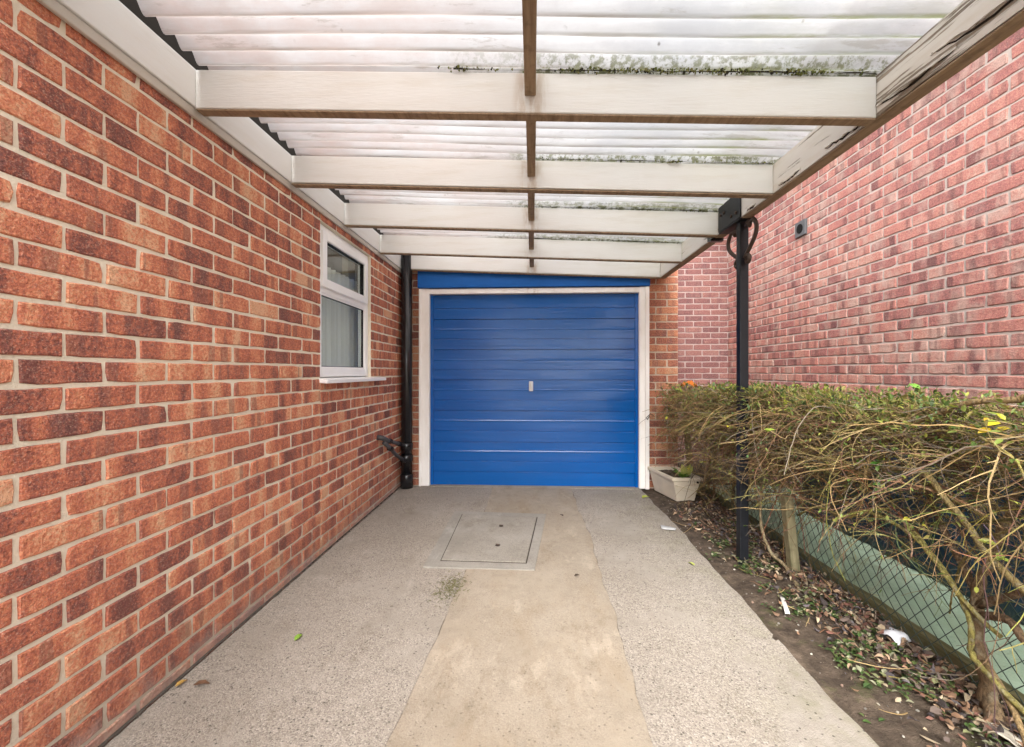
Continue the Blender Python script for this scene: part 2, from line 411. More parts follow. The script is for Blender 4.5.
# ------------------------------------------------------------------ brick wall builder
def cut(rects, h):
    out = []
    for (a, b, c, d) in rects:
        ha, hb, hc, hd = h
        if b <= ha or a >= hb or d <= hc or c >= hd: out.append((a, b, c, d)); continue
        if a < ha: out.append((a, ha, c, d))
        if b > hb: out.append((hb, b, c, d))
        a2, b2 = max(a, ha), min(b, hb)
        if c < hc: out.append((a2, b2, c, hc))
        if d > hd: out.append((a2, b2, hd, d))
    return out
def brick_wall(mb, P, u0, u1, z0, z1, holes=(), ch=.0755, bl=.225, uo=0., zo=0., j=.0115, thick=.10, jit=.0012):
    """P(u, n, z) -> world point, n pointing out of the wall; face at n=0, mortar 5 mm back."""
    flip = (Vector(P(1,0,0))-Vector(P(0,0,0))).cross(Vector(P(0,0,1))-Vector(P(0,0,0))).dot(Vector(P(0,1,0))-Vector(P(0,0,0))) < 0
    def add(vs, fs): mb.add(vs, [tuple(reversed(f)) for f in fs] if flip else fs)
    mb.m = 1; mb.cur = (.5, .5, .5)
    for (a, b, c, d) in (lambda r: r)(__import__('functools').reduce(lambda acc, h: cut(acc, h), holes, [(u0, u1, z0, z1)])):
        pts = [P(a,-thick,c),P(b,-thick,c),P(b,-thick,d),P(a,-thick,d),P(a,-.005,c),P(b,-.005,c),P(b,-.005,d),P(a,-.005,d)]
        add(pts, [(0,3,2,1),(4,5,6,7),(0,1,5,4),(1,2,6,5),(2,3,7,6),(3,0,4,7)])
    mb.m = 0
    k0 = int(math.floor((z0-zo)/ch))-1; k1 = int(math.ceil((z1-zo)/ch))+1
    for k in range(k0, k1):
        ca, cb = zo+k*ch+j/2, zo+(k+1)*ch-j/2
        off = uo+(bl/2 if k % 2 else 0)
        i0 = int(math.floor((u0-off)/bl))-1; i1 = int(math.ceil((u1-off)/bl))+1
        wob = rr(-.0015, .0015)
        for i in range(i0, i1):
            a, b = off+i*bl+j/2+rr(-.0025, .0025), off+(i+1)*bl-j/2+rr(-.0025, .0025)
            rec = [(max(a, u0), min(b, u1), max(ca+wob, z0), min(cb+wob, z1))]
            for h in holes: rec = cut(rec, (h[0]-.004, h[1]+.004, h[2]-.004, h[3]+.004))
            col = (rnd(), rnd(), rnd())
            dn = rr(-jit, jit)
            for (a2, b2, c2, d2) in rec:
                if b2-a2 < .012 or d2-c2 < .012: continue
                mb.cur = col; e = .0042; q = .0025
                nl = 5 if b2-a2 > .15 else 3
                A = .0019 if jit < .0014 else .0022
                ring = [(a2+(b2-a2)*i/nl, c2) for i in range(nl)]+[(b2, c2+(d2-c2)*i/2) for i in range(2)]+[(b2-(b2-a2)*i/nl, d2) for i in range(nl)]+[(a2, d2-(d2-c2)*i/2) for i in range(2)]
                k_ = len(ring); um, zm = (a2+b2)/2, (c2+d2)/2
                out = []
                for (u_, z_) in ring:
                    corner = abs(u_-um) > (b2-a2)*.49 and abs(z_-zm) > (d2-c2)*.49
                    s_ = (rr(.0, .006) if rnd() < .18 else rr(0, .0015)) if corner else 0
                    out.append((u_+rr(-A, A)-math.copysign(s_, u_-um), z_+rr(-A, A)-math.copysign(s_, z_-zm)))
                def inset(p, e_):
                    return (um+(p[0]-um)*(1-2*e_/(b2-a2)), zm+(p[1]-zm)*(1-2*e_/(d2-c2)))
                vs = [P(u_, -.006, z_) for u_, z_ in out]
                vs += [P(inset(p, .0008)[0], -q+dn+rr(-.0006, .0006), inset(p, .0008)[1]) for p in out]
                vs += [P(inset(p, e)[0], dn+rr(-.0007, .0007), inset(p, e)[1]) for p in out]
                vs.append(P(um+rr(-.02, .02), dn+rr(-.0008, .0012), zm+rr(-.008, .008)))
                fs = [(2*k_+t, 2*k_+(t+1) % k_, 3*k_) for t in range(k_)]
                for s0 in (0, k_):
                    for t in range(k_):
                        t2 = (t+1) % k_; fs.append((s0+t, s0+t2, s0+k_+t2, s0+k_+t))
                add(vs, fs)

# ------------------------------------------------------------------ ground
g = MB(); N = 1
g.add([(-90,-90,-.06),(90,-90,-.06),(90,90,-.06),(-90,90,-.06)], [(0,1,2,3)])
struct(g.build('ground', ground_mat))
def wav(y, s=1., o=0.): return s*(.5*sin(y*2.3+o)+.3*sin(y*6.1+1.7*o)+.2*sin(y*14.3+o*3)+.16*sin(y*31+o))
def strip_sheet(name, left, right, y0, y1, z, mat, nx=10, ny=160, th=.05, rough=.0):
    mb = MB(); vs = []; fs = []
    for i in range(ny+1):
        y = y0+(y1-y0)*i/ny; a, b = left(y), right(y)
        for k in range(nx+1):
            e = 0 if 0 < k < nx else -.003
            vs.append((a+(b-a)*k/nx, y, z+e+rr(-rough, rough)))
    for i in range(ny):
        for k in range(nx):
            o = i*(nx+1)+k; fs.append((o, o+1, o+nx+2, o+nx+1))
    n = len(vs)
    for i in range(ny+1):
        for k in (0, nx):
            p = vs[i*(nx+1)+k]; vs.append((p[0], p[1], z-th))
    for i in range(ny):
        fs.append((i*(nx+1), (i+1)*(nx+1), n+2*(i+1), n+2*i))
        fs.append((i*(nx+1)+nx, n+2*i+1, n+2*(i+1)+1, (i+1)*(nx+1)+nx))
    mb.add(vs, fs); return mb.build(name, mat, smooth=False)
struct(strip_sheet('driveway', lambda y: -1.34, lambda y: 1.085+wav(y, .017, .4), -9, 4.36, 0., slab_mat, ny=400))
def cl(y):
    t = min(1, max(0, (y-1.2)/1.2)); return -.452+.055*t+wav(y, .010, 2)
struct(strip_sheet('concrete_strip', cl, lambda y: .395+wav(y, .022, 1.1), -6, 4.30, .0045, strip_mat, ny=500, th=.02))
from mathutils import noise as mn
joint_mat = plain('joint dirt', (.15, .125, .095), .95, .1, var=.4)
# dirt line at the foot of the house wall
mb = MB(); vs = []; fs = []
for i in range(241):
    y = .3+3.95*i/240; vs += [(-1.349, y, .006), (-1.349+.004+.012*rnd(), y, .0030)]
for i in range(240): fs.append((2*i, 2*i+1, 2*i+3, 2*i+2))
mb.add(vs, fs); struct(mb.build('wall_foot_dirt', plain('foot dirt', (.07, .06, .05), .95, .1, var=.6)))
for edge, nm in ((cl, .007), (lambda y: .395+wav(y, .022, 1.1), .006)):
    mb = MB(); vs = []; fs = []
    for i in range(601):
        y = .6+3.68*i/600; e = edge(y); wd = max(.0004, nm*mn.noise(Vector((y*5, nm*900, 1)))+.35*nm*mn.noise(Vector((y*31, 3, nm*700))))
        vs += [(e-wd, y, .0030 if edge is cl else .0062), (e+wd, y, .0062 if edge is cl else .0030)]
    for i in range(600): fs.append((2*i, 2*i+1, 2*i+3, 2*i+2))
    mb.add(vs, fs); struct(mb.build('joint_dirt', joint_mat))
# soil bed
mb = MB(); vs = []; fs = []; NX, NY = 26, 170
from mathutils import noise as mn
def soil_z(x, y):
    t = (x-1.02)/.62
    return -.020+.045*min(1, max(0, t*1.6))+.016*mn.noise(Vector((x*9, y*9, 0)))+.008*mn.noise(Vector((x*28, y*28, 3)))
for i in range(NY+1):
    y = -1.5+5.85*i/NY
    for k in range(NX+1):
        x = 1.0+.66*k/NX; vs.append((x, y, soil_z(x, y)))
for i in range(NY):
    for k in range(NX):
        o = i*(NX+1)+k; fs.append((o, o+1, o+NX+2, o+NX+1))
mb.add(vs, fs); struct(mb.build('soil_bed', soil_mat, smooth=True))
mb = MB(); mb.box(1.45, 2.52, 4.345, 5.55, -.05, .015); struct(mb.build('soil', soil_mat))
struct(strip_sheet('neighbour_path', lambda y: 1.652, lambda y: 2.50, -3, 4.34, .03, path_mat, ny=60))

# unseen tree band added behind the camera; its gaps shape the door reflections
mb = MB(); random.seed(5)
leafy = plain('far foliage', (.045, .06, .03), .9, .1, var=.5)
for q in range(900):
    x = rr(-45, 45)
    if -4.6 < x < -3.2 or 4.3 < x < 7.2: continue
    top = 6.5+2.2*mn.noise(Vector((x*.25, 0, 3)))+1.2*mn.noise(Vector((x*.8, 2, 3)))
    z = rr(.3, top); y = -24+rr(-1.5, 1.5); r = rr(.35, .85); vs = []; fs = []
    for i in range(5):
        a = pi*i/4
        for k in range(6):
            b = 2*pi*k/6; w_ = r*rr(.75, 1.2); vs.append((x+w_*sin(a)*cos(b), y+w_*sin(a)*sin(b), z+w_*cos(a)))
    for i in range(4):
        for k in range(6): fs.append((i*6+k, (i+1)*6+k, (i+1)*6+(k+1) % 6, i*6+(k+1) % 6))
    mb.add(vs, fs)
o = mb.build('added_tree_band', leafy); o['kind'] = 'stuff'
random.seed(12)

# ------------------------------------------------------------------ house (left)
house = thing('house', 'red brick house wall with white window along left side of driveway', 'house', (-1.35, 2, 0))
WX = -1.35
hole = (2.622, 3.458, 1.118, 2.14)
mb = MB()
PL = lambda u, n, z: (WX+n, u, z)
H0 = house_brick
brick_wall(mb, PL, -3, 2.615, -.05, 2.75, ch=.0778, bl=.2285, uo=.0075, zo=1.131-.0778*15)
brick_wall(mb, PL, 2.622, 4.30, -.05, 2.75, [hole], ch=.0778, bl=.2285, uo=.10, zo=1.126-.0778*15)
mb.build('wall', list(H0), house)
mb = MB()
mb.box(-5, WX-.105, -3, -2.9, 0, 2.75); mb.box(-5, WX-.105, 4.2, 4.3, 0, 2.75); mb.box(-5, -4.9, -2.9, 4.2, 0, .9)
mb.box(-5, WX-.105, -2.9, 4.2, -.02, .05)
mb.build('side_wall', room_mat, house)
mb = MB(); mb.box(-5.1, WX+.03, -3.1, 4.4, 2.753, 2.85); mb.build('eaves', white_paint, house)
mb = MB(); mb.box(WX-.06, WX-.010, 2.6152, 2.6218, 0, 1.118); mb.build('movement_joint', cover_gap, house)
# window
def frame_ring(mb, y0, y1, z0, z1, wd, x0, x1):
    mb.box(x0, x1, y0, y0+wd, z0, z1); mb.box(x0, x1, y1-wd, y1, z0, z1)
    mb.box(x0, x1, y0+wd, y1-wd, z0, z0+wd); mb.box(x0, x1, y0+wd, y1-wd, z1-wd, z1)
y0, y1, z0, z1 = 2.626, 3.454, 1.138, 2.136
WR = WX-.022
mb = MB(); fx0, fx1 = WR-.068, WR-.004
frame_ring(mb, y0, y1, z0, z1, .055, fx0, fx1)
mb.box(fx0, fx1-.001, y0+.055, y1-.055, 1.692, 1.748)
win = mb.build('window', upvc, house, bevel=.004)
mb = MB(); frame_ring(mb, y0+.040, y1-.040, 1.728, z1-.038, .058, WR-.05, WR+.014); mb.build('opening_sash', upvc, win, bevel=.005)
mb = MB(); frame_ring(mb, y0+.052, y1-.052, z0+.052, 1.694, .016, WR-.06, WR-.012); mb.build('glazing_bead', upvc, win, bevel=.003)
mb = MB(); frame_ring(mb, y0+.067, y1-.067, z0+.067, 1.679, .005, WR-.033, WR-.0165); frame_ring(mb, y0+.097, y1-.097, 1.785, z1-.095, .005, WR-.03, WR-.001); mb.build('gasket', black_gloss, win)
mb = MB(); mb.box(WR-.034, WR-.026, y0+.062, y1-.062, z0+.062, 1.684); mb.build('pane', glass, win)
mb = MB(); mb.box(WR-.030, WR-.022, y0+.092, y1-.092, 1.780, z1-.09); mb.build('pane', glass, win)
mb = MB()   # sill with a sloping top and a drip nose
ya, yb = 2.590, 3.66
mb.hexa([(WX-.105,ya+.04,1.104),(WX+.058,ya,1.096),(WX+.058,yb,1.096),(WX-.105,yb-.21,1.104),(WX-.105,ya+.04,1.1375),(WX+.058,ya,1.122),(WX+.058,yb,1.122),(WX-.105,yb-.21,1.1375)])
mb.build('sill', upvc, win, bevel=.004)
mb = MB(); vs = []; fs = []
for i in range(121):
    y = y0-.05+(y1-y0+.1)*i/120; x = WX-.140+.018*sin(i*.62)+.008*sin(i*1.51+1)
    vs += [(x, y, 1.10), (x, y, 1.93)]
for i in range(120): fs.append((2*i, 2*i+2, 2*i+3, 2*i+1))
mb.add(vs, fs); mb.build('net_curtain', net, win, smooth=True)
mb = MB(); mb.box(WX-.20, WX-.15, y1-.10, y1+.03, 1.0, 2.2); mb.build('curtain', plain('beige curtain', (.42, .38, .30), .9, .1), win)

# ------------------------------------------------------------------ garage
garage = thing('garage', 'brick garage at end of driveway with blue up and over door', 'garage', (0, 4.3, 0))
GY = 4.27
PB = lambda u, n, z: (u, GY-n, z)
mb = MB()
brick_wall(mb, PB, -1.35, -1.152, -.05, 2.7, ch=.0755, bl=.225, uo=-1.352, zo=.0, j=.010)
brick_wall(mb, PB, 1.152, 1.452, -.05, 2.7, ch=.0755, bl=.225, uo=1.458-.3375, zo=.01, j=.010)
brick_wall(mb, PB, -1.152, 1.152, 2.215, 2.7, ch=.0755, bl=.225, uo=0, zo=.0)
PR = lambda u, n, z: (1.452+n, u, z)
brick_wall(mb, PR, 4.300, 5.55, -.05, 2.7, ch=.0755, bl=.225, uo=4.264, zo=.01)
mb.build('wall', list(garage_brick), garage)
mb = MB(); mb.box(-1.35, 1.34, 4.40, 7, 2.62, 2.70); mb.box(-1.35, -1.30, 4.4, 7, 0, 2.62); mb.box(-1.30, 1.34, 6.9, 7, 0, 2.62); mb.build('roof', plain('roof felt', (.08, .08, .08), .9, .1), garage)
mb = MB(); mb.box(-1.170, 1.166, 4.225, 4.35, 2.026, 2.212); mb.build('fascia', lintel_blue, garage, bevel=.004)
mb = MB()
mb.box(-1.150, -1.052, 4.245, 4.36, .005, 2.022); mb.box(1.064, 1.150, 4.245, 4.36, .005, 2.022); mb.box(-1.052, 1.064, 4.247, 4.36, 1.966, 2.020)
mb.box(1.118, 1.158, 4.222, 4.2445, .005, 2.018)
mb.box(-1.158, -1.136, 4.226, 4.2445, .005, 2.018)
mb.build('door_frame', frame_mat, garage, bevel=.005)
# door panel: horizontal pressed profile swept across
zs = [(.006, 0)]
edges = [.148, .254, .454, .564, .773, .880, 1.090, 1.192, 1.400, 1.505, 1.711, 1.820]
prof = [(.008, .0)]
lev = 0.
for k, e in enumerate(edges):
    nl = .005 if k % 2 == 0 else 0.
    if nl > lev: prof += [(e-.007, lev), (e-.006, lev-.010), (e-.0005, lev-.010), (e+.002, nl-.001), (e+.004, nl)]
    else: prof += [(e-.004, lev), (e-.002, lev-.001), (e+.001, nl-.006), (e+.006, nl-.006), (e+.007, nl)]
    lev = nl
    nx_ = edges[k+1] if k+1 < len(edges) else 1.958
    if k % 2 == 1 and nx_-e > .15:       # faint crease in the middle of the wide boards
        c = (e+nx_)/2; prof += [(c-.010, lev), (c, lev+.0025), (c+.010, lev)]
prof.append((1.960, lev))
mb = MB(); xs = [-1.022+2.054*i/24 for i in range(25)]
vs = []; fs = []
for i, x in enumerate(xs):
    for (z, o) in prof: vs.append((x, 4.30-o+.0012*sin(x*7+z*9)+.0009*sin(z*23-x*4), z))
n = len(prof)
for i in range(24):
    for k in range(n-1): fs.append((i*n+k, (i+1)*n+k, (i+1)*n+k+1, i*n+k+1))
mb.add(vs, fs)
door = mb.build('garage_door', blue, garage, smooth=True)
dm = door.data
for p in dm.polygons: p.use_smooth = False
mb = MB(); mb.box(-1.051, -1.0225, 4.282, 4.318, .008, 1.962); mb.box(1.0325, 1.063, 4.282, 4.318, .008, 1.962); mb.box(-1.02, 1.03, 4.309, 4.330, 0.0, 1.964)
mb.build('edge_rail', blue, door, bevel=.002)
mb = MB(); mb.box(-.036, .006, 4.274, 4.291, .975, 1.075); h = mb.build('handle_plate', chrome_white, door, bevel=.006)
mb = MB(); mb.tube([(-.015, 4.276, 1.022), (-.015, 4.238, 1.022)], .010, 8); mb.tube([(-.015, 4.240, .985), (-.015, 4.236, 1.06)], [.008, .010], 8); mb.build('handle_grip', chrome_white, h, bevel=.0)
mb = MB(); mb.tube([(1.158, 4.221, .735), (1.13, 4.20, .70), (1.118, 4.195, .72), (1.16, 4.19, .76), (1.19, 4.20, .74)], .004, 5); mb.build('wire_hook', black_metal, garage)
mb = MB(); mb.box(-1.06, 1.07, 4.235, 4.40, -.02, .0085); struct(mb.build('door_threshold', cover_mat, None))

# ------------------------------------------------------------------ neighbour walls (right)
nb = thing('neighbour_house', 'pale weathered pink brick neighbouring house wall rising behind the hedge', 'house', (2.52, 2, 0))
mb = MB(); PN = lambda u, n, z: (2.52-n, u, z)
brick_wall(mb, PN, -2.5, 5.547, -.05, 3.7, ch=.0752, bl=.229, uo=.06, zo=1.152-.0752*16, jit=.0015)
mb.build('wall', list(pink_brick), nb)
mb = MB(); PF = lambda u, n, z: (u, 5.552-n, z)
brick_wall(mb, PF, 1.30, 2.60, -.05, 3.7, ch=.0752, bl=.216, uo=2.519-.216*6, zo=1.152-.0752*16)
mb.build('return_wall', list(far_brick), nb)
mb = MB(); mb.box(2.2, 6, -2.7, 5.8, 3.703, 3.8); mb.build('eaves', white_paint, nb)
v = thing('flue_vent', 'square grey flue vent high on the pale pink brick wall', 'vent', (2.52, 4.06, 2.51))
mb = MB(); mb.box(2.500, 2.524, 3.985, 4.135, 2.44, 2.582); mb.build('cover_plate', vent_grey, v, bevel=.004)
mb = MB(); mb.tube([(2.4995, 4.06, 2.511), (2.4955, 4.06, 2.511)], .043, 20); mb.build('flue_mouth', void_black, v)

# ------------------------------------------------------------------ carport
car = thing('carport', 'lean-to carport with cream joists and clear corrugated roof over driveway', 'carport', (0, 2.5, 0))
ZT = lambda x: 2.362-.0450*(x+1.325)      # top of the joists
ZB = lambda x: 2.210-.0440*(x+1.325)      # their underside
def sloped(mb, xa, xb, ya, yb, dt=0, db=0, zb=None):
    zb = zb or ZB
    mb.hexa([(xa,ya,zb(xa)+db),(xb,ya,zb(xb)+db),(xb,yb,zb(xb)+db),(xa,yb,zb(xa)+db),(xa,ya,ZT(xa)+dt),(xb,ya,ZT(xb)+dt),(xb,yb,ZT(xb)+dt),(xa,yb,ZT(xa)+dt)])
JY = [.93, 1.588, 2.245, 2.895, 3.58, 4.175]
for k, y in enumerate(JY):
    mb = MB(); sloped(mb, -1.324, 1.249, y, y+.046, rr(-.003, 0), rr(-.003, .003)); 
    mb.build('joist', white_paint, car, bevel=.004)
    mb = MB(); sloped(mb, -1.302, 1.248, y+.001, y+.045, -.151+.0, -.0065); 
    b = mb
    vs = []
    # thin bare underside where the paint has gone, 3 mm below the joist
    mb2 = MB(); xa, xb = -1.323, 1.248
    mb2.hexa([(xa,y+.002,ZB(xa)-.009),(xb,y+.002,ZB(xb)-.009),(xb,y+.044,ZB(xb)-.009),(xa,y+.044,ZB(xa)-.009),(xa,y+.002,ZB(xa)-.0035),(xb,y+.002,ZB(xb)-.0035),(xb,y+.044,ZB(xb)-.0035),(xa,y+.044,ZB(xa)-.0035)])
    mb2.build('underside_batten', raw_wood, car)
for a, b in zip(JY[:-1], JY[1:]):
    mb = MB(); x0 = -.008+rr(-.004, .004); zt = ZT(0)
    mb.box(x0-.021, x0+.021, a+.048, b-.002, zt-.092, zt-.006); mb.build('noggin', raw_wood, car, bevel=.003)
mb = MB(); mb.box(-.029, .013, .30, JY[0]-.002, ZT(0)-.092, ZT(0)-.006); mb.build('noggin', raw_wood, car, bevel=.003)
mb = MB(); mb.box(-1.3485, -1.3335, -.2, 4.22, 2.179, 2.213); mb.build('lower_trim', paint_mat('shaded trim paint', (.52, .48, .42), 0, .5, axis=(6, 1, 8)), car, bevel=.003)  # shadow on the lower strip is put into its greyer paint colour
mb = MB(); mb.box(-1.3485, -1.3255, -.2, 4.22, 2.2145, 2.364); mb.build('wall_plate', plate_paint, car, bevel=.004)
mb = MB(); mb.box(-1.3485, -1.333, .55, 4.25, 2.3655, 2.47); mb.build('foam_filler', dark_gap, car)
# the outer beam, weathered and split towards the front
mb = MB(); ny = 120; sec = []
for i in range(ny+1):
    y = -.3+4.53*i/ny; near = max(0, min(1, (1.9-y)/.9))
    w1 = .004*near*mn.noise(Vector((y*7, 0, 0))); w2 = .016*near*mn.noise(Vector((y*11, 4, 0))); w3 = .010*near*mn.noise(Vector((y*15, 9, 2)))
    sec.append([(1.250+w1, y, 2.100+w2), (1.250+w1*.5-.002*near, y, 2.19+w3), (1.252+w3*.3, y, 2.250+w1), (1.308, y, 2.250), (1.310, y, 2.100+w2*.6+.01*near)])
vs = [p for s_ in sec for p in s_]; fs = []
for i in range(ny):
    for k in range(5): fs.append((i*5+k, i*5+(k+1) % 5, (i+1)*5+(k+1) % 5, (i+1)*5+k))
fs += [(0,1,2,3,4), tuple(ny*5+k for k in (4,3,2,1,0))]
mb.add(vs, fs); beam = mb.build('outer_beam', beam_paint, car)
mb = MB(); mb.box(1.252, 1.308, -.3, 4.22, 2.091, 2.0965); mb.build('underside_batten', raw_wood, beam)
# flakes of paint and split wood lifting off the near end
for (ya, yb, zc, hh) in [(1.02, 1.38, 2.165, .045), (1.30, 1.62, 2.135, .030), (.9, 1.2, 2.215, .05), (1.62, 1.86, 2.125, .022), (2.02, 2.2, 2.12, .016), (2.42, 2.52, 2.115, .012)]:
    mb = MB(); n = 14; vs = []; fs = []
    for i in range(n+1):
        t = i/n; y = ya+(yb-ya)*t; e = sin(pi*min(1, .12+t*.88))
        lo = zc-hh*.5*e+rr(-.006, .006); hi = zc+hh*.5*e+rr(-.003, .003)
        out = 1.2455-.012*t*e
        vs += [(out, y, lo), (out+.002, y, hi), (out+.006, y, hi), (out+.005, y, lo)]
    for i in range(n):
        for k in range(4): fs.append((i*4+k, (i+1)*4+k, (i+1)*4+(k+1) % 4, i*4+(k+1) % 4))
    fs += [(3,2,1,0), tuple(n*4+k for k in range(4))]
    mb.add(vs, fs); mb.build('paint_flake', beam_paint, beam)
    mb = MB(); pts = []
    for i in range(n+1):
        t = i/n; y = ya+(yb-ya)*t; pts.append((1.2495, y, zc-hh*.55*sin(pi*min(1, .12+t*.88))+rr(-.005, .005)))
    mb.tube(pts, [.0008+.0032*sin(pi*i/n) for i in range(n+1)], 5); mb.build('crack', dark_gap, beam)
# corrugated sheets
sheets = [(.55, 1.02), (.98, 1.66), (1.60, 2.32), (2.26, 2.98), (2.92, 3.66), (3.60, 4.36)]
for k, (a, b) in enumerate(sheets):
    mb = MB(); vs = []; fs = []; n = int((b-a)/.0076); nx = 16; lift = .0235+.0035*(k % 2)
    for i in range(n+1):
        y = a+(b-a)*i/n
        for q in range(nx+1):
            x = -1.303+2.681*q/nx
            vs.append((x, y, ZT(x)+lift+.0185*sin(2*pi*y/.076)+.004*sin(x*3+y*2)))
    for i in range(n):
        for q in range(nx):
            o = i*(nx+1)+q; fs.append((o, o+1, o+nx+2, o+nx+1))
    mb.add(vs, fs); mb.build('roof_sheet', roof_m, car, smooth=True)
# sheet washers and dirt blobs: moss along the joist tops
for (jy, xa, xb, n, dens) in [(1.583, -.55, 1.24, 900, 1), (2.240, -.05, 1.24, 520, 1), (2.890, .5, 1.24, 120, 1), (3.575, .3, 1.24, 80, 1)]:
    mb = MB()
    for q in range(n):
        x = xa+(xb-xa)*math.sqrt(rnd()); 
        if mn.noise(Vector((x*5, jy, 1)))  < .02 and rnd() < .9: continue
        r = rr(.0012, .0046)*(1.5 if rnd() < .08 else 1); c = random.choice([(.10, .12, .03), (.16, .17, .05), (.05, .05, .02), (.03, .028, .02), (.20, .19, .08)])
        mb.cur = c; p = Vector((x, jy+rr(-.016, .004), ZT(x)+rr(-.003, .007)))
        mb.tube([p+Vector((0, 0, -r)), p+Vector((rr(-r, r)*.4, 0, 0)), p+Vector((0, 0, r*.7))], [r*.4, r, r*.4], 5)
    mb.build('moss', attr_mat('roof moss', .95), car, kind='stuff')
    mb = MB(); x0_ = -.30 if jy < 2 else .0; nq = 60; gl_ = []
    for q in range(nq+1):
        x = x0_+(1.24-x0_)*q/nq; gl_.append((x, jy-.003, ZT(x)+.001)); gl_.append((x, jy-.003, ZT(x)+.001+max(.0005, .006*(.5+1.2*mn.noise(Vector((x*7, jy, 4)))+.5*mn.noise(Vector((x*33, jy, 4)))))))
    mb.add(gl_, [(2*q, 2*q+2, 2*q+3, 2*q+1) for q in range(nq)])
    mb.build('grime_line', dark_gap, car)
# steel post with its cap and scrolls
PX, PY = 1.285, 2.64
mb = MB(); mb.box(PX-.026, PX+.026, PY-.026, PY+.026, -.03, 2.096); post = mb.build('post', black_metal, car, bevel=.005)
mb = MB(); mb.box(PX-.04, PX+.04, PY-.04, PY+.04, -.01, .022); mb.build('base_plate', black_metal, post, bevel=.003)
mb = MB(); mb.box(1.2385, 1.2465, 2.575, 2.868, 2.098, 2.262); mb.box(1.3135, 1.3215, 2.575, 2.868, 2.098, 2.262); mb.box(1.2385, 1.3215, 2.58, 2.86, 2.086, 2.0955)
cap = mb.build('cap_bracket', black_metal, post, bevel=.002)
for y in (2.62, 2.68, 2.78, 2.83):
    mb = MB(); z = 2.14 if y < 2.7 else 2.20; mb.tube([(1.239, y, z), (1.231, y, z)], .010, 6); mb.build('bolt', rust_iron, cap)
for sgn, k in ((1, 1.0), (-1, .85)):
    pts = []
    def arc(cy, cz, r0, r1, a0, a1, n=14):
        for i in range(n+1):
            t = i/n; a = a0+(a1-a0)*t; r = r0+(r1-r0)*t
            pts.append((PX, PY+sgn*(cy+r*cos(a)), cz+r*sin(a)))
    arc(.085*k, 2.045, .012, .030, -pi*.3, pi*1.3)
    pts = pts[:-3]
    for t in range(0, 13):
        q = t/12; pts.append((PX, PY+sgn*(.030+.165*k*sin(pi*min(1, .25+q*.75))*(1-.15*q)), 2.065-.20*q))
    arc(.062, 1.845, .026, .010, pi*.5, -pi*1.35)
    mb = MB(); mb.tube(pts, .012, 7); mb.build('scroll', rust_iron, post, smooth=True)
mb = MB(); mb.tube([(1.315, 2.56, 2.26), (1.325, 2.50, 2.20), (1.312, 2.47, 2.15)], .003, 5); mb.build('wire_tie', rust_iron, car)
mb = MB(); mb.box(1.232, 1.2485, 2.93, 3.03, 2.085, 2.118); mb.box(1.226, 1.312, 2.95, 2.99, 2.070, 2.0905); mb.build('gutter_clip', black_gloss, car, bevel=.003)

# ------------------------------------------------------------------ drainpipe
dp = thing('drainpipe', 'black soil pipe in corner between house wall and garage door', 'drainpipe', (-1.275, 4.19, 0))
mb = MB(); mb.tube([(-1.272, 4.195, .0), (-1.272, 4.195, 2.40)], .055, 24); pipe = mb.build('pipe', black_gloss, dp, smooth=True)
for z in (.30, .42):
    mb = MB(); mb.tube([(-1.272, 4.195, z-.035), (-1.272, 4.195, z-.03), (-1.272, 4.195, z+.03), (-1.272, 4.195, z+.035)], [.056, .062, .062, .056], 24); mb.build('collar', black_gloss, dp, smooth=True)
mb = MB(); mb.tube([(-1.272, 4.195, .0), (-1.272, 4.195, .13), (-1.272, 4.195, .14)], [.063, .063, .056], 24); mb.build('socket', black_gloss, dp, smooth=True)
mb = MB(); mb.tube([(-1.36, 3.60, .60), (-1.318, 3.61, .595), (-1.290, 3.64, .575), (-1.285, 3.70, .553), (-1.283, 3.9, .50), (-1.28, 4.15, .44)], [.022, .022, .022, .019, .017, .017], 12); wp = mb.build('waste_pipe', grey_pipe, dp, smooth=True)
mb = MB(); mb.tube([(-1.298, 3.62, .55), (-1.285, 3.70, .50), (-1.28, 3.9, .385), (-1.276, 4.15, .275)], [.019, .018, .017, .018], 12); mb.build('waste_pipe', grey_pipe, dp, smooth=True)
for p, d in [((-1.285, 3.72, .548), .03), ((-1.283, 3.98, .48), .03), ((-1.284, 3.74, .478), .03), ((-1.277, 4.10, .295), .03)]:
    mb = MB(); mb.tube([(p[0], p[1]-d, p[2]+d*.25), (p[0], p[1]+d, p[2]-d*.25)], .023, 12); mb.build('pipe_joint', black_gloss, dp, smooth=True)

# ------------------------------------------------------------------ manhole
mh = thing('manhole_cover', 'square concrete filled manhole cover set in grey surround in driveway', 'manhole cover', (-.28, 2.97, 0))
def quad_slab(pts, z0, z1, name, mat, parent, bev=0):
    mb = MB(); mb.hexa([(x, y, z0) for x, y in pts]+[(x, y, z1) for x, y in pts]); return mb.build(name, mat, parent, bevel=bev)
quad_slab([(-.652, 2.478), (.012, 2.466), (.112, 3.445), (-.648, 3.478)], -.02, .0095, 'surround', surround_mat, mh)
quad_slab([(-.566, 2.556), (-.035, 2.545), (.040, 3.352), (-.574, 3.402)], -.01, .0115, 'rim_gap', cover_gap, mh)
quad_slab([(-.561, 2.562), (-.041, 2.552), (.033, 3.344), (-.569, 3.394)], -.01, .0150, 'cover', cover_mat, mh, .003)
for (x, y) in ((-.235, 3.14), (-.232, 2.79)):
    mb = MB(); mb.tube([(x, y, .0152), (x, y, .0172)], [.017, .014], 12); e = mb.build('lifting_eye', dark_gap, mh)
    mb = MB(); mb.tube([(x-.012, y+.005, .019), (x+.014, y-.004, .020)], .006, 6); mb.build('key_bar', rust_iron, e)

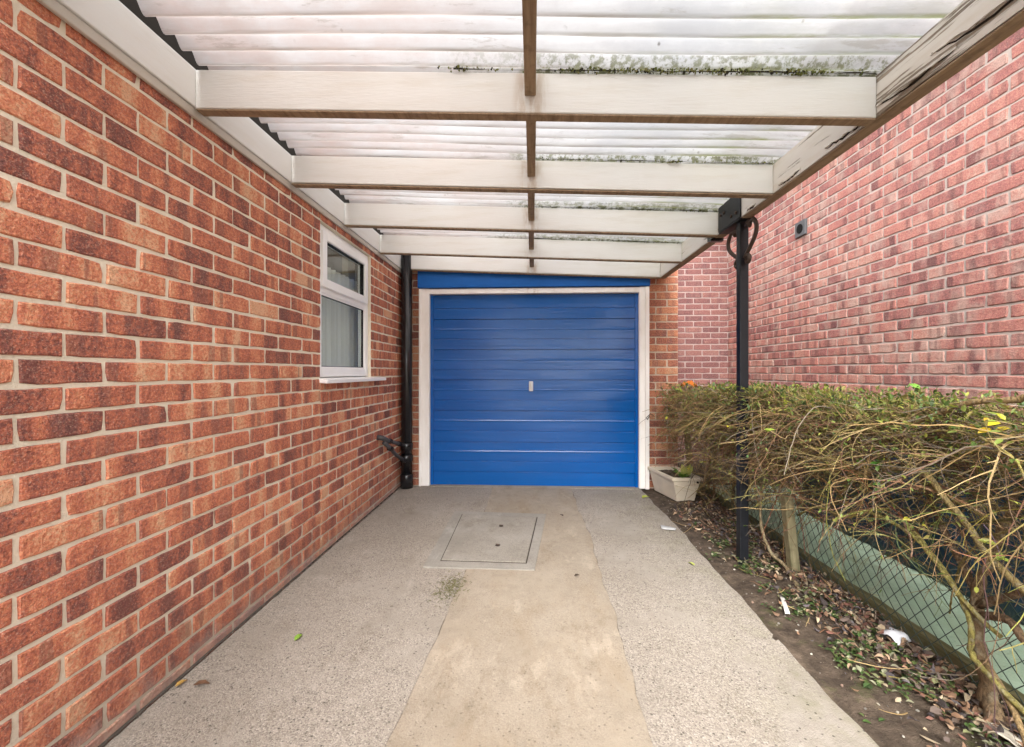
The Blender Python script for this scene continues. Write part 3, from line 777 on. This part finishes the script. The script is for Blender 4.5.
# ------------------------------------------------------------------ fence
fe = thing('chain_link_fence', 'dark chain link fence on timber posts between soil bed and pale green path', 'fence', (1.6, 2.4, 0))
FX = 1.585
mb = MB(); za, zb2 = .05, .80; pitch = .062; ya, yb = .2, 4.22; slope = 1.0
k = ya-(zb2-za)
def wirepts(y0_, s_):
    pts = []
    for i in range(9):
        t = i/8; z = za+(zb2-za)*t; y = y0_+s_*(zb2-za)*t*.85
        if ya <= y <= yb: pts.append((FX+.010*sin(y*2.1+z*4)+.004*(1 if s_ > 0 else -1), y+.012*sin(z*7+y*3), z))
    return pts
q = ya-.9
while q < yb+.9:
    for s_ in (1, -1):
        pts = wirepts(q, s_)
        if len(pts) > 1: mb.tube(pts, .0016, 4, False)
    q += pitch
for z in (za, .44, zb2): mb.tube([(FX, ya+(yb-ya)*i/10, z) for i in range(11)], .002, 4)
mb.build('wire_mesh', wire_mat, fe)
for (x, y, h) in [(1.475, 2.44, .47), (1.55, 4.16, .86), (1.53, .75, .9)]:
    mb = MB(); mb.box(x-.024, x+.024, y-.026, y+.026, -.05, h); mb.v = [(X_-.07*Z_, Y_+.05*Z_, Z_) for X_, Y_, Z_ in mb.v]; o = mb.build('fence_post', post_wood, fe, bevel=.006)
mb = MB(); n = 60; vs = []; fs = []
for i in range(n+1):
    y = -.5+4.7*i/n; a = .004*sin(y*5); t = .088+.010*mn.noise(Vector((y*6, 2, 0)))
    vs += [(1.605+a, y, -.02), (1.605+a, y, t), (1.645+a, y, t), (1.645+a, y, -.02)]
for i in range(n):
    for q in range(4): fs.append((i*4+q, i*4+(q+1) % 4, (i+1)*4+(q+1) % 4, (i+1)*4+q))
mb.add(vs, fs); mb.build('gravel_board', board_wood, fe)

# ------------------------------------------------------------------ tarpaulin against the wall
mb = MB(); vs = []; fs = []; n, k2 = 90, 26
for i in range(n+1):
    y = .55+3.05*i/n; hgt = .80+.05*sin(y*3)+.06*mn.noise(Vector((y*2, 0, 0)))
    if y > 3.3: hgt *= 1-.5*(y-3.3)/.3
    for q in range(k2+1):
        t = q/k2
        if t < .62: x = 2.20+.05*(t/.62); z = .036+hgt*(t/.62)*.96
        else: x = 2.25+.235*(t-.62)/.38; z = .036+hgt*(.96+.04*(t-.62)/.38)
        x += .035*mn.noise(Vector((y*4, z*3, 0)))*(1 if t < .7 else .2)+.018*mn.noise(Vector((y*13, z*6, 4)))
        z += .012*mn.noise(Vector((y*6, x*9, 7)))*(t > .1)
        vs.append((min(x, 2.49), y, z))
for i in range(n):
    for q in range(k2):
        o = i*(k2+1)+q; fs.append((o, o+k2+1, o+k2+2, o+1))
mb.add(vs, fs); o = mb.build('tarpaulin', tarp_m, smooth=True)
md = o.modifiers.new('thickness', 'SOLIDIFY'); md.thickness = .004
tag(o, 'crumpled navy blue tarpaulin heaped along the foot of pink brick wall behind hedge', 'tarpaulin')

# ------------------------------------------------------------------ hedge
TW = [(.30, .21, .10), (.24, .17, .085), (.36, .26, .13), (.19, .16, .06), (.14, .095, .055), (.10, .065, .042), (.27, .22, .10), (.40, .31, .17), (.20, .19, .075)]
LEAFC = [(.17, .19, .045), (.21, .22, .06), (.12, .16, .04), (.060, .10, .030), (.080, .125, .035), (.11, .14, .045), (.045, .075, .030), (.14, .16, .05), (.17, .15, .06), (.10, .11, .035), (.07, .12, .06)]
TW = [tuple(min(.8, x*k) for x, k in zip(c, (1.14, 1.08, .95))) for c in TW]+[(.22, .115, .065), (.16, .08, .05), (.24, .20, .15), (.11, .085, .06)]
LEAFC = [tuple(x*k for x, k in zip(c, (1.6, 1.6, 1.1))) for c in LEAFC]
def walk(p, d, L, n, curl, droop, wob):
    pts = [p.copy()]; d = d.normalized(); ax = Vector((rr(-1, 1), rr(-1, 1), rr(-1, 1)))
    for i in range(n):
        d = d+d.cross(ax)*curl+Vector((rr(-1, 1), rr(-1, 1), rr(-1, 1)))*wob+Vector((0, 0, -droop))
        d.normalize(); p = p+d*(L/n); pts.append(p.copy())
    return pts
def shrub(root, inside, sample, ntw, nleaf, top_z, lo, tops):
    """sample() gives a point of the volume; inside(p) keeps twigs within it"""
    tm = MB(); lm = MB(); anchors = []
    for q in range(ntw):
        p = sample()
        kind = rnd()
        if kind < .18: d = Vector((rr(-1, .4), rr(-1, 1), rr(-.2, 1))); L = rr(.25, .6); cu, dr, r = rr(.05, .22), rr(.03, .12), rr(.0017, .0036)
        elif kind < .60: d = Vector((rr(-1, 1), rr(-1, 1), rr(-.5, .6))); L = rr(.12, .34); cu, dr, r = rr(.05, .35), rr(-.03, .09), rr(.0009, .0019)
        else: d = Vector((rr(-1, 1), rr(-1, 1), rr(-.4, .9))); L = rr(.06, .18); cu, dr, r = rr(0, .3), 0, rr(.0006, .0012)
        n = max(4, int(L/.040)); pts = walk(p, d, L, n, cu*rr(-.8, .8), dr, rr(.12, .34))
        keep = [pts[0]]
        for a in pts[1:]:
            if a.z > top_z+.11*mn.noise(Vector((a.x*5, a.y*5, 2)))+.01 and rnd() < .90: break
            if a.x > 2.47 or (a.y > 3.8 and a.x < 1.22) or a.z < lo or (a-cam_o.location).length < .75: break
            keep.append(a)
        if len(keep) < 3: continue
        c = random.choice(TW); b = rr(.42, 1.35); tm.cur = tuple(x*b for x in c)
        m_ = len(keep); tm.tube(keep, [r*(1-.6*i/(m_-1)) for i in range(m_)], 4 if r > .002 else 3, False)
        anchors.append((keep, r))
        if r > .0011:
            for w_ in range(random.choice([1, 2, 3, 4])):
                i = random.randrange(1, m_-1) if m_ > 3 else 1
                d2 = (keep[i+1]-keep[i]).normalized()+Vector((rr(-1, 1), rr(-1, 1), rr(-.6, .9)))*.75
                p2 = walk(keep[i], d2, rr(.04, .16), 4, rr(-.3, .3), rr(-.03, .04), .14)
                p2 = [a for a in p2 if a.z < top_z+.05 and a.x < 2.47 and a.z > lo]
                if len(p2) > 2:
                    r2 = r*(1-.6*i/(m_-1))*.75; tm.tube(p2, [r2*(1-.6*j/len(p2)) for j in range(len(p2))], 3, False); anchors.append((p2, r2))
    for q in range(nleaf):
        k_, r = random.choice(anchors); i = random.randrange(1, len(k_)); p = k_[i]
        if rnd() > tops(p): continue
        d = (k_[i]-k_[i-1]).normalized()+Vector((rr(-1, 1), rr(-1, 1), rr(-.6, 1)))*.9
        c = random.choice(LEAFC); b = rr(.7, 1.35); lm.cur = tuple(x*b for x in c)
        L = rr(.010, .030)*(1.15 if p.z > .93 else .9); lm.leaf(p, d, Vector((rr(-.4, .4), rr(-.4, .4), 1)), L, L*rr(.35, .6), rr(0, .25))
    # clear yellow and bright green leaves here and there
    for q in range(44):
        k_, r = random.choice(anchors); p = k_[-1]
        lm.cur = random.choice([(.50, .45, .03), (.34, .46, .06), (.20, .42, .06), (.55, .42, .05)])
        for w_ in range(random.choice([1, 1, 2, 3])):
            L = rr(.022, .042); lm.leaf(p+Vector((rr(-.02, .02), rr(-.02, .02), rr(-.01, .02))), Vector((rr(-1, 1), rr(-1, 1), rr(-.2, .6))), Vector((-.4, -.5, 1)), L, L*.6, .15)
    tm.build('twigs', twig_mat, root, kind='stuff'); lm.build('leaves', leaf_mat, root, kind='stuff')
    return anchors
def branch(root, pts, r0, r1, col, n=6):
    P_ = [Vector(p) for p in pts]; out = []
    for i in range(len(P_)-1):       # Catmull-Rom
        a = P_[max(i-1, 0)]; b = P_[i]; c = P_[i+1]; d = P_[min(i+2, len(P_)-1)]
        for s_ in range(5):
            t = s_/5; out.append(.5*((2*b)+(c-a)*t+(2*a-5*b+4*c-d)*t*t+(3*b-a-3*c+d)*t**3))
    out.append(P_[-1]); k = len(out)
    out = [p+Vector((rr(-1, 1), rr(-1, 1), rr(-1, 1)))*.0022 for p in out]
    mb = MB(); mb.cur = col
    mb.tube(out, [(r0+(r1-r0)*i/(k-1))*(1+.10*rr(-1, 1)) for i in range(k)], 8)
    return mb.build('branch', bark_mat, root, smooth=True)
# near hedge
near = thing('hedge', 'wide tangled twiggy hedge with knobbly trunk growing over the wire fence', 'hedge', (1.52, 1.48, 0))
def near_lo(y): return .60 if y < 1.8 else max(.28, .60-(y-1.8)*.42)
def near_sample():
    while True:
        y = rr(.75, 3.05) if rnd() < .85 else rr(2.0, 3.0); x = 1.32+.20*max(0, min(1, (2.2-y)/.9))+abs(random.gauss(0, .26)) ; z = 1.04-abs(random.gauss(0, .23))
        lo = near_lo(y)+.34*mn.noise(Vector((y*3, x*3, 5)))
        if x > 2.32 or z < lo: continue
        if mn.noise(Vector((x*5, y*5, z*6))) < -.02-.25*max(0, z-.9)*6 and rnd() < .82: continue
        # the front droops a little lower than the middle and rounds off at the top
        if x < 1.40 and z > 1.02: continue
        return Vector((x, y, z))
A1 = shrub(near, None, near_sample, 5600, 31000, 1.035, .12, lambda p: .95 if p.z > .97 else (.55 if p.z > .86 else .28))
TAN, OLV, BRN = (.36, .25, .12), (.30, .26, .08), (.17, .11, .065)
mb = MB(); mb.cur = (.20, .135, .075)
tp = [(1.525, 1.475, -.03), (1.52, 1.478, .05), (1.517, 1.482, .13), (1.512, 1.50, .23), (1.515, 1.515, .33), (1.52, 1.517, .42), (1.53, 1.48, .55), (1.545, 1.45, .68), (1.56, 1.42, .82)]
tq = []
for i in range(len(tp)-1):
    for q in range(6): tq.append(Vector(tp[i]).lerp(Vector(tp[i+1]), q/6))
tw_ = [.036, .034, .029, .025, .026, .020, .016, .014, .012]; rad = []
for i, p in enumerate(tq):
    b_ = i/6; k_ = int(b_); r_ = tw_[k_]+(tw_[k_+1]-tw_[k_])*(b_-k_); rad.append(r_*.74*(1+.34*mn.noise(p*38)))
tq = [p+Vector((mn.noise(p*22), mn.noise(p*22+Vector((5, 0, 0))), 0))*.010 for p in tq]
mb.tube(tq, rad, 12); mb.build('trunk', bark_mat, near, smooth=True)
mb = MB(); mb.cur = (.30, .21, .12); mb.tube([(1.50, 1.44, -.01), (1.505, 1.445, .05), (1.515, 1.47, .10)], [.022, .026, .018], 10); mb.build('trunk_burr', bark_mat, near, smooth=True)
branch(near, [(1.52, 1.23, 1.09), (1.50, 1.318, 1.099), (1.49, 1.382, 1.083), (1.48, 1.513, 1.060), (1.49, 1.695, .977), (1.50, 1.875, .862), (1.53, 2.05, .70), (1.52, 2.2, .5)], .011, .008, TAN)
branch(near, [(1.52, 2.0, .70), (1.44, 1.79, .777), (1.43, 1.607, .801), (1.44, 1.551, .737), (1.44, 1.469, .671), (1.44, 1.407, .598), (1.45, 1.289, .515), (1.48, 1.1, .40)], .009, .010, (.34, .26, .11))
branch(near, [(1.46, 1.72, .57), (1.47, 1.661, .528), (1.47, 1.53, .411), (1.47, 1.483, .317), (1.47, 1.48, .226), (1.46, 1.40, .19), (1.46, 1.28, .15)], .008, .009, OLV)
branch(near, [(1.50, 2.45, .36), (1.47, 2.25, .47), (1.45, 2.018, .50), (1.44, 1.864, .569), (1.45, 1.701, .55), (1.45, 1.60, .50), (1.46, 1.499, .396), (1.50, 1.42, .32)], .006, .007, OLV)
branch(near, [(1.516, 1.50, .34), (1.47, 1.38, .40), (1.45, 1.30, .37), (1.46, 1.20, .28)], .014, .009, BRN)
branch(near, [(1.515, 1.50, .38), (1.50, 1.36, .50), (1.50, 1.27, .62), (1.51, 1.2, .8)], .013, .008, BRN)
branch(near, [(1.52, 1.51, .40), (1.53, 1.62, .55), (1.56, 1.75, .72), (1.62, 1.9, .95)], .013, .007, BRN)
branch(near, [(1.51, 1.48, .20), (1.46, 1.36, .16), (1.44, 1.28, .06), (1.43, 1.22, .0)], .010, .007, TAN)
branch(near, [(1.55, 1.30, .02), (1.53, 1.27, .18), (1.50, 1.26, .34), (1.49, 1.22, .5)], .012, .009, BRN)
for q in range(30):
    y = rr(1.15, 2.9); x = rr(1.40, 1.56); z = rr(.55, .95)
    p = Vector((x, y, z)); pts = walk(p, Vector((rr(-.5, .5), rr(-1, 1), rr(-.6, .7))), rr(.35, .75), 9, rr(-.16, .16), rr(.02, .14), .10)
    pts = [a for a in pts if .05 < a.z < 1.10 and 1.26 < a.x < 2.3 and (a-cam_o.location).length > .95]
    if len(pts) > 4: branch(near, pts, rr(.0035, .006), rr(.0018, .003), tuple(c*rr(.7, 1.2) for c in random.choice([TAN, OLV, BRN, TAN])))
branch(near, [(1.47, 2.75, .55), (1.40, 2.65, .28), (1.40, 2.56, .12), (1.43, 2.46, .07), (1.42, 2.38, .05), (1.41, 2.29, .02)], .008, .011, (.33, .26, .15))
lm = MB()
for (x, y, z, n_, c) in [(1.45, 1.42, 1.00, 7, (.55, .42, .03)), (1.43, 1.50, .92, 2, (.34, .50, .06)), (1.42, 1.83, .76, 8, (.12, .34, .05)), (1.43, 1.74, .71, 4, (.10, .26, .06)), (1.43, 1.95, .95, 3, (.48, .44, .05)), (1.40, 2.35, .98, 3, (.50, .46, .05)), (1.42, 1.60, .60, 2, (.50, .46, .06)), (1.44, 1.38, .62, 3, (.30, .36, .06))]:
    for q in range(n_):
        lm.cur = tuple(t*rr(.75, 1.25) for t in c); L = rr(.022, .045)
        lm.leaf(Vector((x+rr(-.03, .03), y+rr(-.05, .05), z+rr(-.03, .03))), Vector((rr(-1, .3), rr(-1, 1), rr(-.4, .6))), Vector((-.3, -.7, 1)), L, L*.62, .15)
lm.build('bright_leaves', leaf_mat, near)
droop = MB()
for q in range(170):
    y = rr(1.2, 2.7); x = rr(1.40, 1.62); z = rr(.42, .80)
    p2 = walk(Vector((x, y, z)), Vector((rr(-.6, .5), rr(-1, 1), rr(-.7, .5))), rr(.2, .5), 9, rr(-.2, .2), rr(.03, .16), rr(.14, .3))
    p2 = [a for a in p2 if .06 < a.z < .95 and 1.30 < a.x < 2.2]
    if len(p2) > 4:
        droop.cur = tuple(c*rr(.6, 1.2) for c in random.choice(TW)); r = rr(.0009, .0022)
        droop.tube(p2, [r*(1-.6*i/len(p2)) for i in range(len(p2))], 4, False)
        for k in range(3):
            i = random.randrange(1, len(p2)-1); p3 = walk(p2[i], p2[i+1]-p2[i-1]+Vector((rr(-1, 1), rr(-1, 1), rr(-1, .6)))*.05, rr(.05, .15), 4, 0, .02, .2)
            droop.tube(p3, [r*.6, r*.55, r*.5, r*.4, r*.3], 3, False)
droop.build('hanging_twigs', twig_mat, near, kind='stuff')
# far shrub by the planter
far = thing('hedge', 'smaller leafy twiggy shrub drooping over cream trough beside garage corner', 'hedge', (1.6, 3.7, 0))
def far_sample():
    while True:
        y = rr(2.95, 4.17); t = (y-2.95)/1.22
        x = rr(1.36-.13*t, 2.0); z = 1.02-abs(random.gauss(0, .36))
        if z < .14+.10*mn.noise(Vector((y*5, x*5, 1))): continue
        if x < 1.42 and (z > .99 or z < .30): continue
        if y > 3.75 and x < 1.50 and z < .40: continue
        return Vector((x, y, z))
shrub(far, None, far_sample, 4200, 21000, 1.02, .05, lambda p: .9 if p.z > .88 else (.45 if p.z > .6 else .15))
for q in range(22):
    y = rr(3.0, 4.1); z = rr(.5, .95)
    pts = walk(Vector((rr(1.35, 1.6), y, z)), Vector((rr(-.8, .2), rr(-1, .5), rr(-.2, .7))), rr(.5, .9), 9, rr(-.2, .2), rr(.10, .28), .08)
    pts = [a for a in pts if .03 < a.z < 1.05 and 1.26 < a.x < 2.1]
    if len(pts) > 4: branch(far, pts, rr(.004, .006), .002, tuple(c*rr(.7, 1.15) for c in random.choice([TAN, OLV, BRN])))
for (x, y) in [(1.60, 3.2), (1.62, 3.5), (1.58, 3.75), (1.64, 4.0)]:
    branch(far, [(x, y, 0), (x+rr(-.03, .03), y+rr(-.04, .04), .25), (x+rr(-.06, .06), y+rr(-.08, .08), .55), (x+rr(-.1, .1), y+rr(-.1, .1), .9)], .014, .006, BRN)

# ------------------------------------------------------------------ planter and small things
pl = thing('planter', 'cream plastic trough of soil at foot of garage corner', 'planter', (1.35, 4.0, 0))
def trough_ring(s_, z):      # four corners of the trough at height z, s_ = inset
    b = [(1.150+s_, 4.205-s_), (1.245+s_, 3.775+s_), (1.485-s_, 3.790+s_), (1.415-s_, 4.225-s_)]
    return [(x, y, z) for x, y in b]
mb = MB(); R_ = [trough_ring(.040, .015), trough_ring(.006, .180), trough_ring(.002, .205), trough_ring(-.014, .207), trough_ring(-.014, .236), trough_ring(.010, .236), trough_ring(.024, .16)]
vs = [p for r in R_ for p in r]; fs = [(3,2,1,0)]
for i in range(len(R_)-1):
    for k in range(4): fs.append((i*4+k, i*4+(k+1) % 4, (i+1)*4+(k+1) % 4, (i+1)*4+k))
mb.add(vs, fs); tr = mb.build('trough', trough_mat, pl, bevel=.004)
mb = MB(); g0 = trough_ring(.014, .205); n = 14; vs = []; fs = []
for i in range(n+1):
    for k in range(n+1):
        s_, t = i/n, k/n
        p = (Vector(g0[0])*(1-s_)+Vector(g0[1])*s_)*(1-t)+(Vector(g0[3])*(1-s_)+Vector(g0[2])*s_)*t
        vs.append((p.x, p.y, p.z+.022*mn.noise(p*25)))
for i in range(n):
    for k in range(n): o = i*(n+1)+k; fs.append((o, o+1, o+n+2, o+n+1))
mb.add(vs, fs); mb.build('potting_soil', soil_mat, pl)
mb = MB(); f = trough_ring(.0, .160); a, b = Vector(f[1]), Vector(f[2])
pts = [a+(b-a)*(i/12)+Vector((0, -.004, -.028*sin(pi*i/12)+.02)) for i in range(1, 12)]
mb.tube(pts, .0035, 5); mb.build('moulded_swag', trough_mat, pl)
mb = MB(); mb.tube([Vector(f[2])+Vector((-.03, -.010, .035)), Vector(f[2])+Vector((-.03, -.016, .035))], .010, 10); mb.build('drain_plug', dark_gap, pl)
plant = thing('potted_plant', 'small plant with yellow green leaves growing in cream trough', 'plant', (1.37, 3.9, .165))
lm = MB()
for q in range(16):
    a = rr(0, 2*pi); lm.cur = random.choice([(.14, .30, .05), (.22, .38, .06), (.10, .22, .05)])
    lm.leaf(Vector((1.355+.01*cos(a), 3.87+.01*sin(a), .21)), Vector((cos(a), sin(a), rr(.4, 1.6))), Vector((0, 0, 1)), rr(.07, .13), rr(.035, .055), .2)
lm.cur = (.50, .55, .14)
for a in (4.2, 5.2, 5.9): lm.leaf(Vector((1.375, 3.86, .24)), Vector((cos(a), sin(a)*.4, 1.3)), Vector((-.3, -1, .3)), .11, .07, .12)
lm.build('leaves', leaf_mat, plant)
# orange rag on the far shrub
mb = MB(); vs = []; fs = []; n = 10
mb.cur = (.62, .17, .02)
for i in range(n+1):
    for k in range(n+1):
        u_, v_ = i/n-.5, k/n-.5
        vs.append((1.50+u_*.13, 4.12+v_*.10, 1.072+.035*mn.noise(Vector((u_*5, v_*5, 3)))-.10*(u_*u_+v_*v_)))
for i in range(n):
    for k in range(n): o = i*(n+1)+k; fs.append((o, o+1, o+n+2, o+n+1))
mb.add(vs, fs); o = mb.build('cloth_scrap', litter_mat, smooth=True); o.modifiers.new('t', 'SOLIDIFY').thickness = .003
tag(o, 'orange scrap lying on top of the small shrub by garage corner', 'scrap')

# dead leaves and ground plants
mb = MB(); DL = [(.12, .07, .042), (.17, .10, .06), (.075, .05, .036), (.24, .165, .105), (.09, .066, .055), (.12, .055, .04), (.05, .04, .038), (.30, .24, .16), (.085, .072, .075)]
for q in range(4200):
    y = rr(.9, 4.1); x = 1.60-abs(random.gauss(0, .16))
    if y > 3.0: x = rr(1.12, 1.58) if rnd() < .35 else x
    if y > 3.70 and x < 1.5: continue
    if x < 1.16: continue
    c = random.choice(DL); b = rr(.7, 1.75); mb.cur = tuple(t*b for t in c)
    L = rr(.012, .034)*(1.6 if rnd() < .15 else 1); a = rr(0, 2*pi)
    mb.leaf(Vector((x, y, soil_z(x, y)+rr(.006, .035))), Vector((cos(a), sin(a), rr(-.3, .45))), Vector((rr(-.7, .7), rr(-.7, .7), 1)), L, L*rr(.5, .8), rr(-.5, .6))
o = mb.build('dead_leaf_litter', litter_mat); o['kind'] = 'stuff'
mb = MB()
for q in range(700):
    y = rr(1.0, 3.3); x = random.gauss(1.37, .10)
    if mn.noise(Vector((x*5, y*4, 8))) < -.05: continue
    p = Vector((x, y, soil_z(x, y)))
    for w_ in range(random.choice([3, 4, 5, 6])):
        a = rr(0, 2*pi); c = random.choice([(.06, .11, .03), (.085, .15, .04), (.12, .16, .05), (.045, .07, .025), (.26, .27, .13), (.34, .34, .22)]); mb.cur = c
        L = rr(.012, .030); mb.leaf(p+Vector((rr(-.02, .02), rr(-.02, .02), rr(.004, .025))), Vector((cos(a), sin(a), rr(0, .7))), Vector((0, 0, 1)), L, L*.7, .2)
o = mb.build('ground_cover', leaf_mat); o['kind'] = 'stuff'
mb = MB()
for q in range(330):
    y = rr(1.0, 4.0); x = rr(1.10, 1.58); r = rr(.002, .008); b = rr(.4, 1.0)
    mb.cur = tuple(t*b for t in random.choice([(.34, .31, .27), (.42, .38, .30), (.20, .17, .14), (.50, .47, .40), (.30, .20, .15)]))
    p = Vector((x, y, soil_z(x, y)+r*.3)); d = Vector((rr(-1, 1), rr(-1, 1), rr(-.2, .2)))*r
    mb.tube([p-d, p, p+d], [r*.4, r*.8, r*.4], 5)
o = mb.build('pebbles', litter_mat); o['kind'] = 'stuff'
mb = MB()
for q in range(90):
    y = rr(1.0, 4.1); x = rr(1.2, 1.58); p = Vector((x, y, soil_z(x, y)+.02))
    mb.cur = random.choice(TW); mb.tube([Vector((a_.x, a_.y, max(a_.z, soil_z(a_.x, a_.y)+.004))) for a_ in walk(p, Vector((rr(-.7, .7), rr(-1, 1), .05)), rr(.06, .26), 6, rr(-.4, .4), .03, .22)], [.0022, .0022, .002, .0018, .0016, .0012, .0008], 4)
o = mb.build('fallen_twigs', twig_mat); o['kind'] = 'stuff'

def scrap(name, pts, z, col, label, cat, th=.004, crumple=.01, nx=8, ny=6):
    mb = MB(); mb.cur = col; vs = []; fs = []
    a, b, c, d = [Vector((x, y, z)) for x, y in pts]
    for i in range(nx+1):
        for k in range(ny+1):
            s_, t = i/nx, k/ny; p = (a*(1-s_)+b*s_)*(1-t)+(d*(1-s_)+c*s_)*t
            p.z += crumple*mn.noise(p*22+Vector((0, 0, 9)))+crumple*.8*(1-4*(t-.5)**2); vs.append(p)
    for i in range(nx):
        for k in range(ny): o = i*(ny+1)+k; fs.append((o, o+1, o+ny+2, o+ny+1))
    mb.add(vs, fs); o = mb.build(name, litter_mat, smooth=True); o.modifiers.new('t', 'SOLIDIFY').thickness = th
    return tag(o, label, cat)
scrap('plastic_scrap', [(1.500, 1.80), (1.575, 1.83), (1.555, 1.92), (1.485, 1.885)], .045, (.66, .68, .72), 'crumpled whitish blue plastic scrap among dead leaves by the fence', 'litter', crumple=.02)
scrap('wood_splinter', [(1.195, 2.05), (1.215, 2.045), (1.275, 2.20), (1.26, 2.21)], .026, (.62, .60, .55), 'thin pale splinter lying on bare soil left of the timber fence post', 'litter', crumple=.005)
scrap('broken_crock', [(1.445, 1.30), (1.49, 1.34), (1.455, 1.44), (1.42, 1.42)], .04, (.62, .57, .47), 'curved cream shard lying on soil at foot of the hedge trunk', 'litter', crumple=.012)
scrap('paper_scrap', [(.955, 3.17), (1.05, 3.14), (1.07, 3.19), (.97, 3.24)], .004, (.42, .42, .42), 'flat grey scrap lying on driveway edge near the planter', 'litter', crumple=.008)
def fallen(x, y, a, L, col, label, z=.006, parts=1):
    mb = MB(); mb.cur = col
    mb.leaf(Vector((x, y, z)), Vector((cos(a), sin(a), .12)), Vector((.15, .1, 1)), L, L*.55, .18)
    o = mb.build('fallen_leaf', litter_mat); o.modifiers.new('t', 'SOLIDIFY').thickness = .0012
    return tag(o, label, 'leaf', 'leaves fallen on the concrete')
fallen(-1.03, 1.77, 1.4, .05, (.22, .36, .05), 'fresh green leaf alone on the left side of driveway')
fallen(-1.26, 1.50, .3, .055, (.13, .065, .035), 'dark brown curled leaf on driveway close to house wall')
fallen(-1.32, 1.49, 1.2, .04, (.40, .24, .06), 'small ochre leaf wedged at foot of house wall')
fallen(1.01, 3.93, .6, .10, (.42, .46, .08), 'yellow green leaf on driveway beside garage door frame')
fallen(.974, 2.575, 2.0, .05, (.40, .44, .10), 'yellow green leaf at right edge of driveway near post')
fallen(.245, 3.39, 2.0, .045, (.05, .035, .025), 'dark leaf on tan strip just right of manhole cover', z=.012)
fallen(.237, 2.40, .4, .035, (.05, .035, .025), 'dark scrap of leaf on tan strip nearer than manhole cover', z=.012)
# weeds in the joint in front of the cover
mb = MB()
for q in range(420):
    x, y = -.435+random.gauss(0, .042), 2.26+random.gauss(0, .075)
    mb.cur = random.choice([(.20, .19, .08), (.26, .24, .11), (.14, .15, .06), (.28, .25, .14)])
    p = Vector((x, y, .004)); d = Vector((rr(-1, 1), rr(-1, 1), rr(.0, .5)))*rr(.008, .020)
    mb.tube([p, p+d*.6, p+d+Vector((0, 0, -.004))], [.0014, .0012, .0005], 3, False)
o = mb.build('weeds', leaf_mat); o['kind'] = 'stuff'
